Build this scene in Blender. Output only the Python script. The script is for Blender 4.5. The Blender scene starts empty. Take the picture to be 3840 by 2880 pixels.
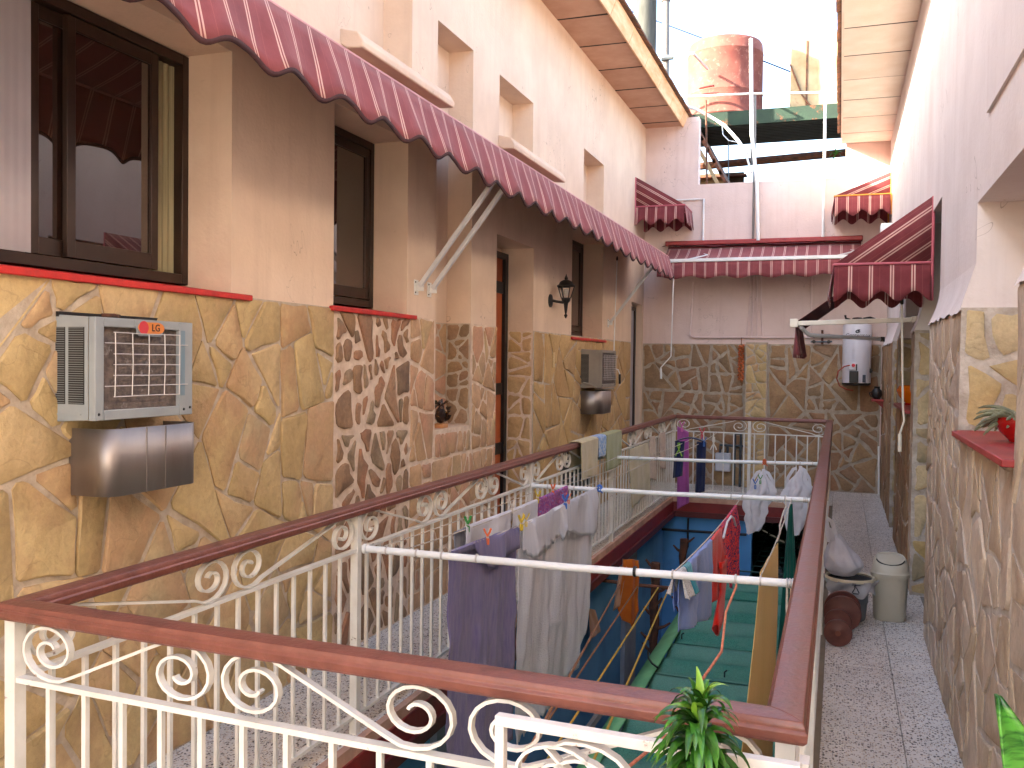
import bpy, bmesh, math, random
from mathutils import Vector, Matrix, noise
R = math.radians
sin, cos, PI = math.sin, math.cos, math.pi
random.seed(7)
S = bpy.context.scene
COL = S.collection

# ------------------------------------------------------------------ camera
cam_d = bpy.data.cameras.new('camera')
cam = bpy.data.objects.new('camera', cam_d); COL.objects.link(cam)
cam_d.sensor_width = 36.0; cam_d.lens = 32.81
cam_d.clip_start = 0.05; cam_d.clip_end = 500
right = Vector((0.94338065, 0.33149839, 0.01190674))
up = Vector((-0.01886761, 0.01778772, 0.99966375))
back = Vector((0.33117512, -0.94328809, 0.02303517))
m = Matrix((right, up, back)).transposed().to_4x4()
m.translation = Vector((0, 0, 1.6))
cam.matrix_world = m
S.camera = cam

# ------------------------------------------------------------------ light
SUN_DIR = Vector((1.0, 0.70, -0.53)).normalized()          # where the sunlight travels
elev = math.asin(-SUN_DIR.z); rot = math.atan2(-SUN_DIR.x, -SUN_DIR.y)
w = bpy.data.worlds.new('World'); S.world = w; w.use_nodes = True
wn = w.node_tree.nodes; wl = w.node_tree.links
bg = wn['Background']; sky = wn.new('ShaderNodeTexSky')
sky.sky_type = 'NISHITA'; sky.sun_disc = False
sky.sun_elevation = elev; sky.sun_rotation = rot
sky.air_density = 1.0; sky.dust_density = 2.5; sky.ozone_density = 1.0
wl.new(sky.outputs[0], bg.inputs[0]); bg.inputs[1].default_value = 0.15
sl = bpy.data.lights.new('sun', 'SUN'); sun = bpy.data.objects.new('sun', sl); COL.objects.link(sun)
sl.energy = 4.3; sl.angle = R(0.53); sl.color = (1.0, 0.88, 0.70)
sun.rotation_euler = SUN_DIR.to_track_quat('-Z', 'Y').to_euler()
sun.location = (-20, -14, 14)
vs = S.view_settings
vs.view_transform = 'Standard'; vs.look = 'None'; vs.gamma = 1.0; vs.exposure = 3.0
vs.use_curve_mapping = False
S.cycles.max_bounces = 12; S.cycles.diffuse_bounces = 7; S.cycles.glossy_bounces = 4
S.cycles.transparent_max_bounces = 12
S.cycles.use_denoising = True
S.cycles.sample_clamp_indirect = 8

# ------------------------------------------------------------------ helpers
ORG = {}
def org(o): return ORG.get(o.name, Vector((0, 0, 0)))

def tag(o, label=None, cat=None, group=None, kind=None):
    if label: o['label'] = label
    if cat: o['category'] = cat
    if group: o['group'] = group
    if kind: o['kind'] = kind
    return o

def thing(name, label, cat, loc=(0, 0, 0), group=None):
    o = bpy.data.objects.new(name, None); COL.objects.link(o)
    o.empty_display_size = 0.1
    o.location = loc; ORG[o.name] = Vector(loc)
    return tag(o, label, cat, group)

class MB:
    def __init__(s): s.v = []; s.f = []; s.sm = []
    def add(s, vs_, fs, smooth=False):
        b = len(s.v); s.v += [tuple(p) for p in vs_]
        for f in fs: s.f.append([b + i for i in f]); s.sm.append(smooth)
        return s
    def box(s, x0, x1, y0, y1, z0, z1):
        return s.add([(x0,y0,z0),(x1,y0,z0),(x1,y1,z0),(x0,y1,z0),(x0,y0,z1),(x1,y0,z1),(x1,y1,z1),(x0,y1,z1)],
            [(3,2,1,0),(4,5,6,7),(0,1,5,4),(1,2,6,5),(2,3,7,6),(3,0,4,7)])
    def quad(s, a, b, c, d): return s.add([a, b, c, d], [(0, 1, 2, 3)])
    def tube(s, pts, r, n=8, cap=True, smooth=True):
        pts = [Vector(p) for p in pts]; k = len(pts)
        rr = r if isinstance(r, (list, tuple)) else [r] * k
        vs_, fs = [], []
        ref = None
        for i, p in enumerate(pts):
            t = (pts[min(i+1, k-1)] - pts[max(i-1, 0)])
            if t.length < 1e-9: t = Vector((0, 0, 1))
            t.normalize()
            if ref is None:
                ref = Vector((0, 0, 1)) if abs(t.z) < .9 else Vector((1, 0, 0))
            a = t.cross(ref).normalized(); b = a.cross(t).normalized(); ref = b
            for j in range(n):
                an = 2 * PI * j / n
                vs_.append(p + a * cos(an) * rr[i] + b * sin(an) * rr[i])
        for i in range(k - 1):
            for j in range(n):
                j2 = (j + 1) % n
                fs.append((i*n+j, (i+1)*n+j, (i+1)*n+j2, i*n+j2))
        if cap:
            fs.append(tuple(range(n))); fs.append(tuple(reversed(range((k-1)*n, k*n))))
        return s.add(vs_, fs, smooth)
    def lathe(s, prof, c=(0, 0, 0), n=24, axis='z', smooth=True):
        vs_, fs = [], []
        for (r, h) in prof:
            for j in range(n):
                a = 2 * PI * j / n
                if axis == 'z': vs_.append((c[0] + r*cos(a), c[1] + r*sin(a), c[2] + h))
                elif axis == 'y': vs_.append((c[0] + r*cos(a), c[1] + h, c[2] - r*sin(a)))
                else: vs_.append((c[0] + h, c[1] + r*cos(a), c[2] + r*sin(a)))
        for i in range(len(prof) - 1):
            for j in range(n):
                j2 = (j+1) % n
                fs.append((i*n+j, i*n+j2, (i+1)*n+j2, (i+1)*n+j))
        return s.add(vs_, fs, smooth)
    def prism(s, poly, f0, f1):
        """poly of (a,b); f0/f1 map (a,b) to 3-D for each end"""
        n = len(poly)
        vs_ = [f0(*p) for p in poly] + [f1(*p) for p in poly]
        fs = [tuple(reversed(range(n))), tuple(range(n, 2*n))]
        for i in range(n):
            j = (i+1) % n; fs.append((i, j, n+j, n+i))
        return s.add(vs_, fs)
    def grid(s, nu, nv, fn, smooth=True):
        vs_ = [fn(i/(nu), j/(nv)) for j in range(nv+1) for i in range(nu+1)]
        fs = [(j*(nu+1)+i, j*(nu+1)+i+1, (j+1)*(nu+1)+i+1, (j+1)*(nu+1)+i) for j in range(nv) for i in range(nu)]
        return s.add(vs_, fs, smooth)
    def ribbon(s, pts, nrm, th, wd, smooth=True):
        """flat bar swept along pts lying in the plane with normal nrm; th in the plane, wd across it"""
        pts = [Vector(p) for p in pts]; N = Vector(nrm).normalized(); k = len(pts); vs_, fs = [], []
        for i, p in enumerate(pts):
            t = (pts[min(i+1, k-1)] - pts[max(i-1, 0)]).normalized(); a = t.cross(N).normalized()
            for (x, y) in ((-1, -1), (1, -1), (1, 1), (-1, 1)):
                vs_.append(p + a * x * th/2 + N * y * wd/2)
        for i in range(k-1):
            for j in range(4):
                j2 = (j+1) % 4; fs.append((i*4+j, i*4+j2, (i+1)*4+j2, (i+1)*4+j))
        fs.append((3, 2, 1, 0)); fs.append(tuple(range((k-1)*4, k*4)))
        return s.add(vs_, fs, False)
    def mesh(s, name, mat, off=Vector((0, 0, 0))):
        me = bpy.data.meshes.new(name)
        me.from_pydata([(p[0]-off[0], p[1]-off[1], p[2]-off[2]) for p in s.v], [], s.f)
        me.polygons.foreach_set('use_smooth', s.sm)
        if mat: me.materials.append(mat)
        bm = bmesh.new(); bm.from_mesh(me); bmesh.ops.recalc_face_normals(bm, faces=bm.faces); bm.to_mesh(me); bm.free()
        me.set_sharp_from_angle(angle=R(42))
        me.update(); return me
    def build(s, name, mat, parent=None, bevel=0, solid=0, at=None):
        off = org(parent) if parent else Vector((0, 0, 0))
        base = Vector(at) if at is not None else off
        o = bpy.data.objects.new(name, s.mesh(name, mat, base)); COL.objects.link(o)
        ORG[o.name] = base
        if parent: o.parent = parent; o.location = base - off
        else: o.location = base
        if solid:
            md = o.modifiers.new('thick', 'SOLIDIFY'); md.thickness = solid; md.offset = 0
        if bevel:
            md = o.modifiers.new('bevel', 'BEVEL'); md.width = bevel; md.segments = 2; md.limit_method = 'ANGLE'
        return o

def inst(name, mesh, parent, loc, rot=None, scale=None):
    o = bpy.data.objects.new(name, mesh); COL.objects.link(o)
    off = org(parent) if parent else Vector((0, 0, 0))
    o.parent = parent; o.location = Vector(loc) - off
    if rot: o.rotation_euler = rot
    if scale: o.scale = scale
    ORG[o.name] = Vector(loc)
    return o

def copy_tree(o, loc=None, parent=None):
    c = o.copy(); COL.objects.link(c)
    if parent is not None: c.parent = parent
    if loc is not None: c.location = loc
    for ch in list(o.children): copy_tree(ch, None, c)
    return c

# ------------------------------------------------------------------ materials
def lin(c): return tuple(((x/255)/12.92 if x/255 <= .04045 else ((x/255+.055)/1.055)**2.4) for x in c)

def new_mat(name):
    mt = bpy.data.materials.new(name); mt.use_nodes = True
    n = mt.node_tree.nodes; return mt, n, mt.node_tree.links, n['Principled BSDF']

def mat(name, col, rough=.6, col2=None, scale=6, detail=4, lo=.35, hi=.65, bump=0, bscale=80, metal=0, rnd=0,
        stain=None, stain_scale=2.5, stain_lo=.55, stain_hi=.75, spec=.5, stretch=None, sheen=0, rvar=0, bstretch=None):
    """two-tone noise paint with fine relief; rnd = per-object brightness jitter; stain = patches of another colour"""
    mt, n, l, P = new_mat(name)
    tc = n.new('ShaderNodeTexCoord'); co = tc.outputs['Object']
    oi = n.new('ShaderNodeObjectInfo')
    if rnd:
        ad = n.new('ShaderNodeVectorMath'); ad.operation = 'ADD'
        ml = n.new('ShaderNodeMath'); ml.operation = 'MULTIPLY'; ml.inputs[1].default_value = 37.0
        l.new(oi.outputs['Random'], ml.inputs[0]); l.new(co, ad.inputs[0]); l.new(ml.outputs[0], ad.inputs[1]); co = ad.outputs[0]
    src = co
    if stretch:
        mp = n.new('ShaderNodeMapping'); mp.inputs['Scale'].default_value = stretch; l.new(co, mp.inputs[0]); src = mp.outputs[0]
    nz = n.new('ShaderNodeTexNoise'); nz.inputs['Scale'].default_value = scale; nz.inputs['Detail'].default_value = detail
    nz.inputs['Roughness'].default_value = .6
    l.new(src, nz.inputs['Vector'])
    rp = n.new('ShaderNodeValToRGB'); l.new(nz.outputs['Fac'], rp.inputs[0])
    c2 = col2 or tuple(min(1, x*.82) for x in col)
    rp.color_ramp.elements[0].position = lo; rp.color_ramp.elements[0].color = (*c2, 1)
    rp.color_ramp.elements[1].position = hi; rp.color_ramp.elements[1].color = (*col, 1)
    out = rp.outputs[0]
    if stain:
        n2 = n.new('ShaderNodeTexNoise'); n2.inputs['Scale'].default_value = stain_scale; n2.inputs['Detail'].default_value = 8
        n2.inputs['Roughness'].default_value = .7
        l.new(co, n2.inputs['Vector'])
        r2 = n.new('ShaderNodeValToRGB'); l.new(n2.outputs['Fac'], r2.inputs[0])
        r2.color_ramp.elements[0].position = stain_lo; r2.color_ramp.elements[0].color = (0, 0, 0, 1)
        r2.color_ramp.elements[1].position = stain_hi; r2.color_ramp.elements[1].color = (1, 1, 1, 1)
        mx = n.new('ShaderNodeMix'); mx.data_type = 'RGBA'; mx.inputs['B'].default_value = (*stain, 1)
        l.new(r2.outputs[0], mx.inputs['Factor']); l.new(out, mx.inputs['A']); out = mx.outputs['Result']
    if rnd:
        hs = n.new('ShaderNodeHueSaturation'); mr = n.new('ShaderNodeMapRange')
        mr.inputs['To Min'].default_value = 1 - rnd; mr.inputs['To Max'].default_value = 1 + rnd
        l.new(oi.outputs['Random'], mr.inputs[0]); l.new(mr.outputs[0], hs.inputs['Value']); l.new(out, hs.inputs['Color']); out = hs.outputs[0]
    l.new(out, P.inputs['Base Color'])
    P.inputs['Roughness'].default_value = rough; P.inputs['Metallic'].default_value = metal
    P.inputs['Specular IOR Level'].default_value = spec
    if sheen: P.inputs['Sheen Weight'].default_value = sheen
    if rvar:
        mr = n.new('ShaderNodeMapRange'); mr.inputs['To Min'].default_value = rough - rvar; mr.inputs['To Max'].default_value = rough + rvar
        l.new(nz.outputs['Fac'], mr.inputs[0]); l.new(mr.outputs[0], P.inputs['Roughness'])
    if bump:
        bsrc = co
        if bstretch:
            mp = n.new('ShaderNodeMapping'); mp.inputs['Scale'].default_value = bstretch; l.new(co, mp.inputs[0]); bsrc = mp.outputs[0]
        b = n.new('ShaderNodeTexNoise'); b.inputs['Scale'].default_value = bscale; b.inputs['Detail'].default_value = 6
        l.new(bsrc, b.inputs['Vector'])
        bp = n.new('ShaderNodeBump'); bp.inputs['Strength'].default_value = bump; bp.inputs['Distance'].default_value = .01
        l.new(b.outputs['Fac'], bp.inputs['Height']); l.new(bp.outputs[0], P.inputs['Normal'])
    return mt

def stone_mat(name, cols, speck=.25, rough=.75):
    """each stone takes its own tone; veins and weathering over it"""
    mt, n, l, P = new_mat(name)
    tc = n.new('ShaderNodeTexCoord'); oi = n.new('ShaderNodeObjectInfo')
    ml = n.new('ShaderNodeMath'); ml.operation = 'MULTIPLY'; ml.inputs[1].default_value = 53.0
    l.new(oi.outputs['Random'], ml.inputs[0])
    ad = n.new('ShaderNodeVectorMath'); ad.operation = 'ADD'; l.new(tc.outputs['Object'], ad.inputs[0]); l.new(ml.outputs[0], ad.inputs[1])
    co = ad.outputs[0]
    rp = n.new('ShaderNodeValToRGB'); rp.color_ramp.interpolation = 'LINEAR'
    e = rp.color_ramp.elements
    while len(e) < len(cols): e.new(.5)
    for i, c in enumerate(cols): e[i].position = i/(len(cols)-1); e[i].color = (*c, 1)
    n1 = n.new('ShaderNodeTexNoise'); n1.inputs['Scale'].default_value = 5; n1.inputs['Detail'].default_value = 5
    l.new(co, n1.inputs['Vector'])
    sh = n.new('ShaderNodeMath'); sh.operation = 'MULTIPLY_ADD'; sh.inputs[1].default_value = .5
    sb = n.new('ShaderNodeMath'); sb.operation = 'SUBTRACT'; sb.inputs[1].default_value = .25
    l.new(oi.outputs['Random'], sb.inputs[0]); l.new(n1.outputs['Fac'], sh.inputs[0]); l.new(sb.outputs[0], sh.inputs[2])
    l.new(sh.outputs[0], rp.inputs[0])
    n2 = n.new('ShaderNodeTexNoise'); n2.inputs['Scale'].default_value = 38; n2.inputs['Detail'].default_value = 8; n2.inputs['Roughness'].default_value = .72
    l.new(co, n2.inputs['Vector'])
    mr = n.new('ShaderNodeMapRange'); mr.inputs['From Min'].default_value = .3; mr.inputs['From Max'].default_value = .7
    mr.inputs['To Min'].default_value = 1-speck; mr.inputs['To Max'].default_value = 1+speck
    l.new(n2.outputs['Fac'], mr.inputs[0])
    # thin dark cleft lines
    vo = n.new('ShaderNodeTexNoise'); vo.inputs['Scale'].default_value = 3.0; vo.inputs['Detail'].default_value = 3; vo.inputs['Distortion'].default_value = .35
    l.new(co, vo.inputs['Vector'])
    a1 = n.new('ShaderNodeMath'); a1.operation = 'SUBTRACT'; a1.inputs[1].default_value = .58; l.new(vo.outputs['Fac'], a1.inputs[0])
    a2 = n.new('ShaderNodeMath'); a2.operation = 'ABSOLUTE'; l.new(a1.outputs[0], a2.inputs[0])
    a3 = n.new('ShaderNodeMapRange'); a3.inputs['From Max'].default_value = .006; a3.inputs['To Min'].default_value = .84; l.new(a2.outputs[0], a3.inputs[0])
    mm = n.new('ShaderNodeMath'); mm.operation = 'MULTIPLY'; l.new(mr.outputs[0], mm.inputs[0]); l.new(a3.outputs[0], mm.inputs[1])
    hs = n.new('ShaderNodeHueSaturation'); l.new(mm.outputs[0], hs.inputs['Value']); l.new(rp.outputs[0], hs.inputs['Color'])
    l.new(hs.outputs[0], P.inputs['Base Color']); P.inputs['Roughness'].default_value = rough; P.inputs['Specular IOR Level'].default_value = .3
    ht = n.new('ShaderNodeMath'); ht.operation = 'MULTIPLY_ADD'; ht.inputs[1].default_value = .35
    l.new(n2.outputs['Fac'], ht.inputs[0])
    n3 = n.new('ShaderNodeTexNoise'); n3.inputs['Scale'].default_value = 11; n3.inputs['Detail'].default_value = 3; l.new(co, n3.inputs['Vector'])
    h2 = n.new('ShaderNodeMath'); h2.operation = 'MULTIPLY_ADD'; h2.inputs[1].default_value = .25; l.new(a3.outputs[0], h2.inputs[0]); l.new(n3.outputs['Fac'], h2.inputs[2])
    l.new(h2.outputs[0], ht.inputs[2])
    bp = n.new('ShaderNodeBump'); bp.inputs['Strength'].default_value = .75; bp.inputs['Distance'].default_value = .02
    l.new(ht.outputs[0], bp.inputs['Height']); l.new(bp.outputs[0], P.inputs['Normal'])
    return mt

def awning_mat(name, axis, period, off=0.0, base=None, fade=True, dirs=None):
    """dark red canvas with pairs of pale pinstripes; dirs gives the direction the stripe count runs along"""
    base = base or lin((144, 74, 78))
    mt, n, l, P = new_mat(name)
    tc = n.new('ShaderNodeTexCoord')
    d = n.new('ShaderNodeVectorMath'); d.operation = 'DOT_PRODUCT'
    d.inputs[1].default_value = dirs or {'x': (1, 0, 0), 'y': (0, 1, 0), 'z': (0, 0, 1)}[axis]
    l.new(tc.outputs['Object'], d.inputs[0])
    m1 = n.new('ShaderNodeMath'); m1.operation = 'MULTIPLY_ADD'; m1.inputs[1].default_value = 1/period; m1.inputs[2].default_value = off + 100
    l.new(d.outputs['Value'], m1.inputs[0])
    fr = n.new('ShaderNodeMath'); fr.operation = 'FRACT'; l.new(m1.outputs[0], fr.inputs[0])
    mx = None
    wline = .0085/period; gap = .016/period
    def line(c, wd):
        s1 = n.new('ShaderNodeMath'); s1.operation = 'SUBTRACT'; s1.inputs[1].default_value = c; l.new(fr.outputs[0], s1.inputs[0])
        ab = n.new('ShaderNodeMath'); ab.operation = 'ABSOLUTE'; l.new(s1.outputs[0], ab.inputs[0])
        lt = n.new('ShaderNodeMath'); lt.operation = 'LESS_THAN'; lt.inputs[1].default_value = wd/2; l.new(ab.outputs[0], lt.inputs[0])
        return lt
    A = line(.5 - gap/2, wline); B = line(.5 + gap/2, wline); C_ = line(.92, wline*.35)
    sm = n.new('ShaderNodeMath'); sm.operation = 'MAXIMUM'; l.new(A.outputs[0], sm.inputs[0]); l.new(B.outputs[0], sm.inputs[1])
    nz = n.new('ShaderNodeTexNoise'); nz.inputs['Scale'].default_value = 4.5; nz.inputs['Detail'].default_value = 9; nz.inputs['Roughness'].default_value = .7; l.new(tc.outputs['Object'], nz.inputs['Vector'])
    rp = n.new('ShaderNodeValToRGB'); l.new(nz.outputs['Fac'], rp.inputs[0])
    rp.color_ramp.elements[0].position = .3; rp.color_ramp.elements[0].color = (*[x*.74 for x in base], 1)
    rp.color_ramp.elements[1].position = .72; rp.color_ramp.elements[1].color = (*[min(1, x*1.15+.012) for x in base], 1)
    m2 = n.new('ShaderNodeMix'); m2.data_type = 'RGBA'; m2.inputs['B'].default_value = (*lin((216, 176, 166)), 1)
    l.new(sm.outputs[0], m2.inputs['Factor']); l.new(rp.outputs[0], m2.inputs['A'])
    m3 = n.new('ShaderNodeMix'); m3.data_type = 'RGBA'; m3.inputs['B'].default_value = (*lin((196, 120, 112)), 1)
    mfa = n.new('ShaderNodeMath'); mfa.operation = 'MULTIPLY'; mfa.inputs[1].default_value = .22; l.new(C_.outputs[0], mfa.inputs[0]); l.new(mfa.outputs[0], m3.inputs['Factor']); l.new(m2.outputs['Result'], m3.inputs['A'])
    l.new(m3.outputs['Result'], P.inputs['Base Color']); P.inputs['Roughness'].default_value = .85
    P.inputs['Specular IOR Level'].default_value = .2; P.inputs['Sheen Weight'].default_value = .15
    wv = n.new('ShaderNodeTexNoise'); wv.inputs['Scale'].default_value = 260; l.new(tc.outputs['Object'], wv.inputs['Vector'])
    bp = n.new('ShaderNodeBump'); bp.inputs['Strength'].default_value = .12; bp.inputs['Distance'].default_value = .004
    l.new(wv.outputs['Fac'], bp.inputs['Height']); l.new(bp.outputs[0], P.inputs['Normal'])
    # cloth lets a little light through
    tr = n.new('ShaderNodeBsdfTranslucent'); tr.inputs[0].default_value = (*base, 1)
    ms = n.new('ShaderNodeMixShader'); ms.inputs[0].default_value = .12
    l.new(P.outputs[0], ms.inputs[1]); l.new(tr.outputs[0], ms.inputs[2])
    l.new(ms.outputs[0], n['Material Output'].inputs[0])
    return mt

def cloth_mat(name, col, col2=None, scale=9, weave=240, trans=.18, bump=.35, lo=.3, hi=.7, stretch=None):
    mt = mat(name, col, .95, col2, scale, 6, lo, hi, bump, weave, spec=.1, sheen=.3, stretch=stretch)
    n = mt.node_tree.nodes; l = mt.node_tree.links; P = n['Principled BSDF']
    tr = n.new('ShaderNodeBsdfTranslucent'); tr.inputs[0].default_value = (*col, 1)
    ms = n.new('ShaderNodeMixShader'); ms.inputs[0].default_value = trans
    l.new(P.outputs[0], ms.inputs[1]); l.new(tr.outputs[0], ms.inputs[2]); l.new(ms.outputs[0], n['Material Output'].inputs[0])
    return mt

def terrazzo(name, base, darks, lights, sc=70):
    mt, n, l, P = new_mat(name)
    tc = n.new('ShaderNodeTexCoord'); oi = n.new('ShaderNodeObjectInfo')
    ml = n.new('ShaderNodeMath'); ml.operation = 'MULTIPLY'; ml.inputs[1].default_value = 91.0; l.new(oi.outputs['Random'], ml.inputs[0])
    ad = n.new('ShaderNodeVectorMath'); ad.operation = 'ADD'; l.new(tc.outputs['Object'], ad.inputs[0]); l.new(ml.outputs[0], ad.inputs[1])
    out = None
    def chips(scale, frac, col, prev, seed):
        mp = n.new('ShaderNodeMapping'); mp.inputs['Location'].default_value = (seed, seed*2.1, 0); mp.inputs['Scale'].default_value = (1, .8, .05); l.new(ad.outputs[0], mp.inputs[0])
        v = n.new('ShaderNodeTexVoronoi'); v.inputs['Scale'].default_value = scale; l.new(mp.outputs[0], v.inputs['Vector'])
        sp = n.new('ShaderNodeSeparateColor'); l.new(v.outputs['Color'], sp.inputs[0])
        lt = n.new('ShaderNodeMath'); lt.operation = 'LESS_THAN'; lt.inputs[1].default_value = frac; l.new(sp.outputs[0], lt.inputs[0])
        d = n.new('ShaderNodeMath'); d.operation = 'LESS_THAN'; d.inputs[1].default_value = .42; l.new(v.outputs['Distance'], d.inputs[0])
        mu = n.new('ShaderNodeMath'); mu.operation = 'MULTIPLY'; l.new(lt.outputs[0], mu.inputs[0]); l.new(d.outputs[0], mu.inputs[1])
        mx = n.new('ShaderNodeMix'); mx.data_type = 'RGBA'; mx.inputs['B'].default_value = (*col, 1)
        l.new(mu.outputs[0], mx.inputs['Factor']); l.new(prev, mx.inputs['A']); return mx.outputs['Result']
    nz = n.new('ShaderNodeTexNoise'); nz.inputs['Scale'].default_value = 5; nz.inputs['Detail'].default_value = 6; l.new(ad.outputs[0], nz.inputs['Vector'])
    rp = n.new('ShaderNodeValToRGB'); l.new(nz.outputs['Fac'], rp.inputs[0])
    rp.color_ramp.elements[0].position = .3; rp.color_ramp.elements[0].color = (*[x*.82 for x in base], 1)
    rp.color_ramp.elements[1].position = .7; rp.color_ramp.elements[1].color = (*base, 1)
    out = rp.outputs[0]
    for i, c in enumerate(lights): out = chips(sc*1.1, .38, c, out, 3.3+i)
    for i, c in enumerate(darks): out = chips(sc*(.95+.35*i), .20, c, out, 7.7+i)
    l.new(out, P.inputs['Base Color']); P.inputs['Roughness'].default_value = .42
    return mt

def plaster(name, col, col2, dirt):
    mt = mat(name, col, .9, col2, 2.2, bump=.25, bscale=45, spec=.2)
    n, l = mt.node_tree.nodes, mt.node_tree.links; P = n['Principled BSDF']
    src = P.inputs['Base Color'].links[0].from_socket
    tc = n.new('ShaderNodeTexCoord')
    def noise_(sc_, scale, detail, lo, hi, dist=0):
        mp = n.new('ShaderNodeMapping'); mp.inputs['Scale'].default_value = sc_; l.new(tc.outputs['Object'], mp.inputs[0])
        z = n.new('ShaderNodeTexNoise'); z.inputs['Scale'].default_value = scale; z.inputs['Detail'].default_value = detail; z.inputs['Roughness'].default_value = .65; z.inputs['Distortion'].default_value = dist
        l.new(mp.outputs[0], z.inputs['Vector'])
        r_ = n.new('ShaderNodeMapRange'); r_.inputs['From Min'].default_value = lo; r_.inputs['From Max'].default_value = hi; l.new(z.outputs['Fac'], r_.inputs[0]); return r_.outputs[0], z.outputs['Fac']
    def over(fac, k, c, prev):
        m_ = n.new('ShaderNodeMath'); m_.operation = 'MULTIPLY'; m_.inputs[1].default_value = k; l.new(fac, m_.inputs[0])
        mx = n.new('ShaderNodeMix'); mx.data_type = 'RGBA'; mx.inputs['B'].default_value = (*c, 1); l.new(m_.outputs[0], mx.inputs['Factor']); l.new(prev, mx.inputs['A']); return mx.outputs['Result']
    f, _ = noise_((5, 5, .35), 2.2, 6, .52, .78); src = over(f, .42, dirt, src)
    f, _ = noise_((1, 1, 1), .9, 9, .5, .75); src = over(f, .45, dirt, src)
    f, _ = noise_((1, 1, 1), 14, 5, .66, .72); src = over(f, .35, dirt, src)
    _, z = noise_((1, 1, .7), 1.3, 4, 0, 1, .8)
    s1 = n.new('ShaderNodeMath'); s1.operation = 'SUBTRACT'; s1.inputs[1].default_value = .60; l.new(z, s1.inputs[0])
    s2 = n.new('ShaderNodeMath'); s2.operation = 'ABSOLUTE'; l.new(s1.outputs[0], s2.inputs[0])
    s3 = n.new('ShaderNodeMath'); s3.operation = 'LESS_THAN'; s3.inputs[1].default_value = .0012; l.new(s2.outputs[0], s3.inputs[0])
    src = over(s3.outputs[0], .55, tuple(x*.5 for x in dirt), src)
    l.new(src, P.inputs['Base Color'])
    return mt

M = {}
M['plaster_peach'] = plaster('plaster_peach', lin((222, 200, 178)), lin((212, 189, 167)), lin((194, 168, 148)))
M['plaster_pink'] = plaster('plaster_pink', lin((219, 211, 208)), lin((210, 201, 198)), lin((192, 178, 172)))
M['plaster_rose'] = plaster('plaster_rose', lin((222, 202, 194)), lin((213, 192, 183)), lin((194, 168, 158)))
M['soffit'] = mat('soffit_paint', lin((200, 164, 142)), .9, lin((186, 148, 126)), 3.5, rnd=.05, bump=.2, bscale=60, spec=.2)
M['soffit_white'] = mat('soffit_paint_pale', lin((232, 220, 208)), .9, lin((224, 208, 192)), 3.5, rnd=.04, bump=.2, bscale=60, spec=.2)
M['fascia'] = mat('fascia_paint', lin((236, 205, 165)), .8, lin((215, 165, 115)), 5, bump=.2, stretch=(1, .4, 3))
M['roof_tile'] = mat('roof_tile', lin((120, 70, 45)), .9, lin((70, 48, 38)), 12, bump=.5, bscale=30, rnd=.2)
M['mortar_grey'] = mat('mortar_grey', lin((192, 178, 158)), .95, lin((168, 152, 132)), 14, bump=.5, bscale=70)
M['mortar_light'] = mat('mortar_light', lin((222, 202, 180)), .95, lin((198, 174, 150)), 12, bump=.6, bscale=70)
M['mortar_cold'] = mat('mortar_cold', lin((196, 188, 178)), .95, lin((158, 146, 132)), 10, bump=.6, bscale=70)
M['mortar_end'] = mat('mortar_end', lin((178, 165, 146)), .95, lin((150, 136, 118)), 10, bump=.6, bscale=70)
M['st_ochre'] = stone_mat('stone_ochre', [lin(c) for c in ((178,152,106),(192,168,120),(176,142,104),(198,172,128),(178,154,108),(182,148,112),(172,154,118))], .12)
M['st_brown'] = stone_mat('stone_brown', [lin(c) for c in ((134,104,78),(154,122,92),(116,94,76),(150,130,104),(158,112,84),(128,110,88))], .22)
M['st_tan'] = stone_mat('stone_tan', [lin(c) for c in ((188,154,116),(172,138,104),(198,162,128),(166,140,108),(190,146,118),(182,156,118))], .15)
M['st_honey'] = stone_mat('stone_honey', [lin(c) for c in ((184,152,102),(194,162,112),(176,142,96),(194,164,120),(174,142,100))], .13)
M['st_dull'] = stone_mat('stone_dull', [lin(c) for c in ((144,114,84),(160,130,96),(132,108,82),(152,124,98),(142,106,78),(162,134,98))], .16)
M['st_grey'] = stone_mat('stone_greyish', [lin(c) for c in ((168,150,112),(186,160,116),(150,136,108),(190,172,136),(176,150,96))], .16)
M['st_rosy'] = stone_mat('stone_rosy', [lin(c) for c in ((184,168,150),(174,156,138),(194,178,158),(168,148,126),(184,166,140),(180,166,150))], .16)
M['terrazzo'] = terrazzo('terrazzo', lin((216, 213, 208)), [lin((44, 41, 41)), lin((78, 72, 70)), lin((128, 112, 102))], [lin((216, 211, 200)), lin((188, 172, 152))], 82)
M['joint'] = mat('joint_cement', lin((140, 134, 124)), .95, bump=.3)
M['kerb'] = mat('kerb_plaster', lin((200, 160, 136)), .9, lin((172, 132, 112)), 6, bump=.3)
M['red_paint'] = mat('red_paint', lin((136, 30, 28)), .45, lin((112, 20, 22)), 5, bump=.15, bscale=20, stain=lin((90, 20, 20)))
M['red_sill'] = mat('red_sill', lin((200, 44, 36)), .5, lin((176, 34, 30)), 12, bump=.2, stain=lin((150, 50, 45)), stain_scale=9)
M['red_shelf'] = mat('red_shelf', lin((158, 52, 50)), .5, lin((140, 40, 40)), 9, bump=.15, stain=lin((176, 110, 104)), stain_scale=22, stain_lo=.66, stain_hi=.72)
M['blue_wall'] = mat('blue_wall', lin((96, 160, 214)), .8, lin((82, 144, 200)), 1.6, bump=.15, bscale=35, stain=lin((60, 112, 164)), stain_scale=1.0)
M['blue_grey'] = mat('blue_grey', lin((150, 160, 176)), .85, lin((130, 140, 158)), 3, bump=.15)
M['dark_patio'] = mat('dark_patio', lin((72, 74, 72)), .9, lin((50, 52, 52)), 3, bump=.2)
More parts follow.
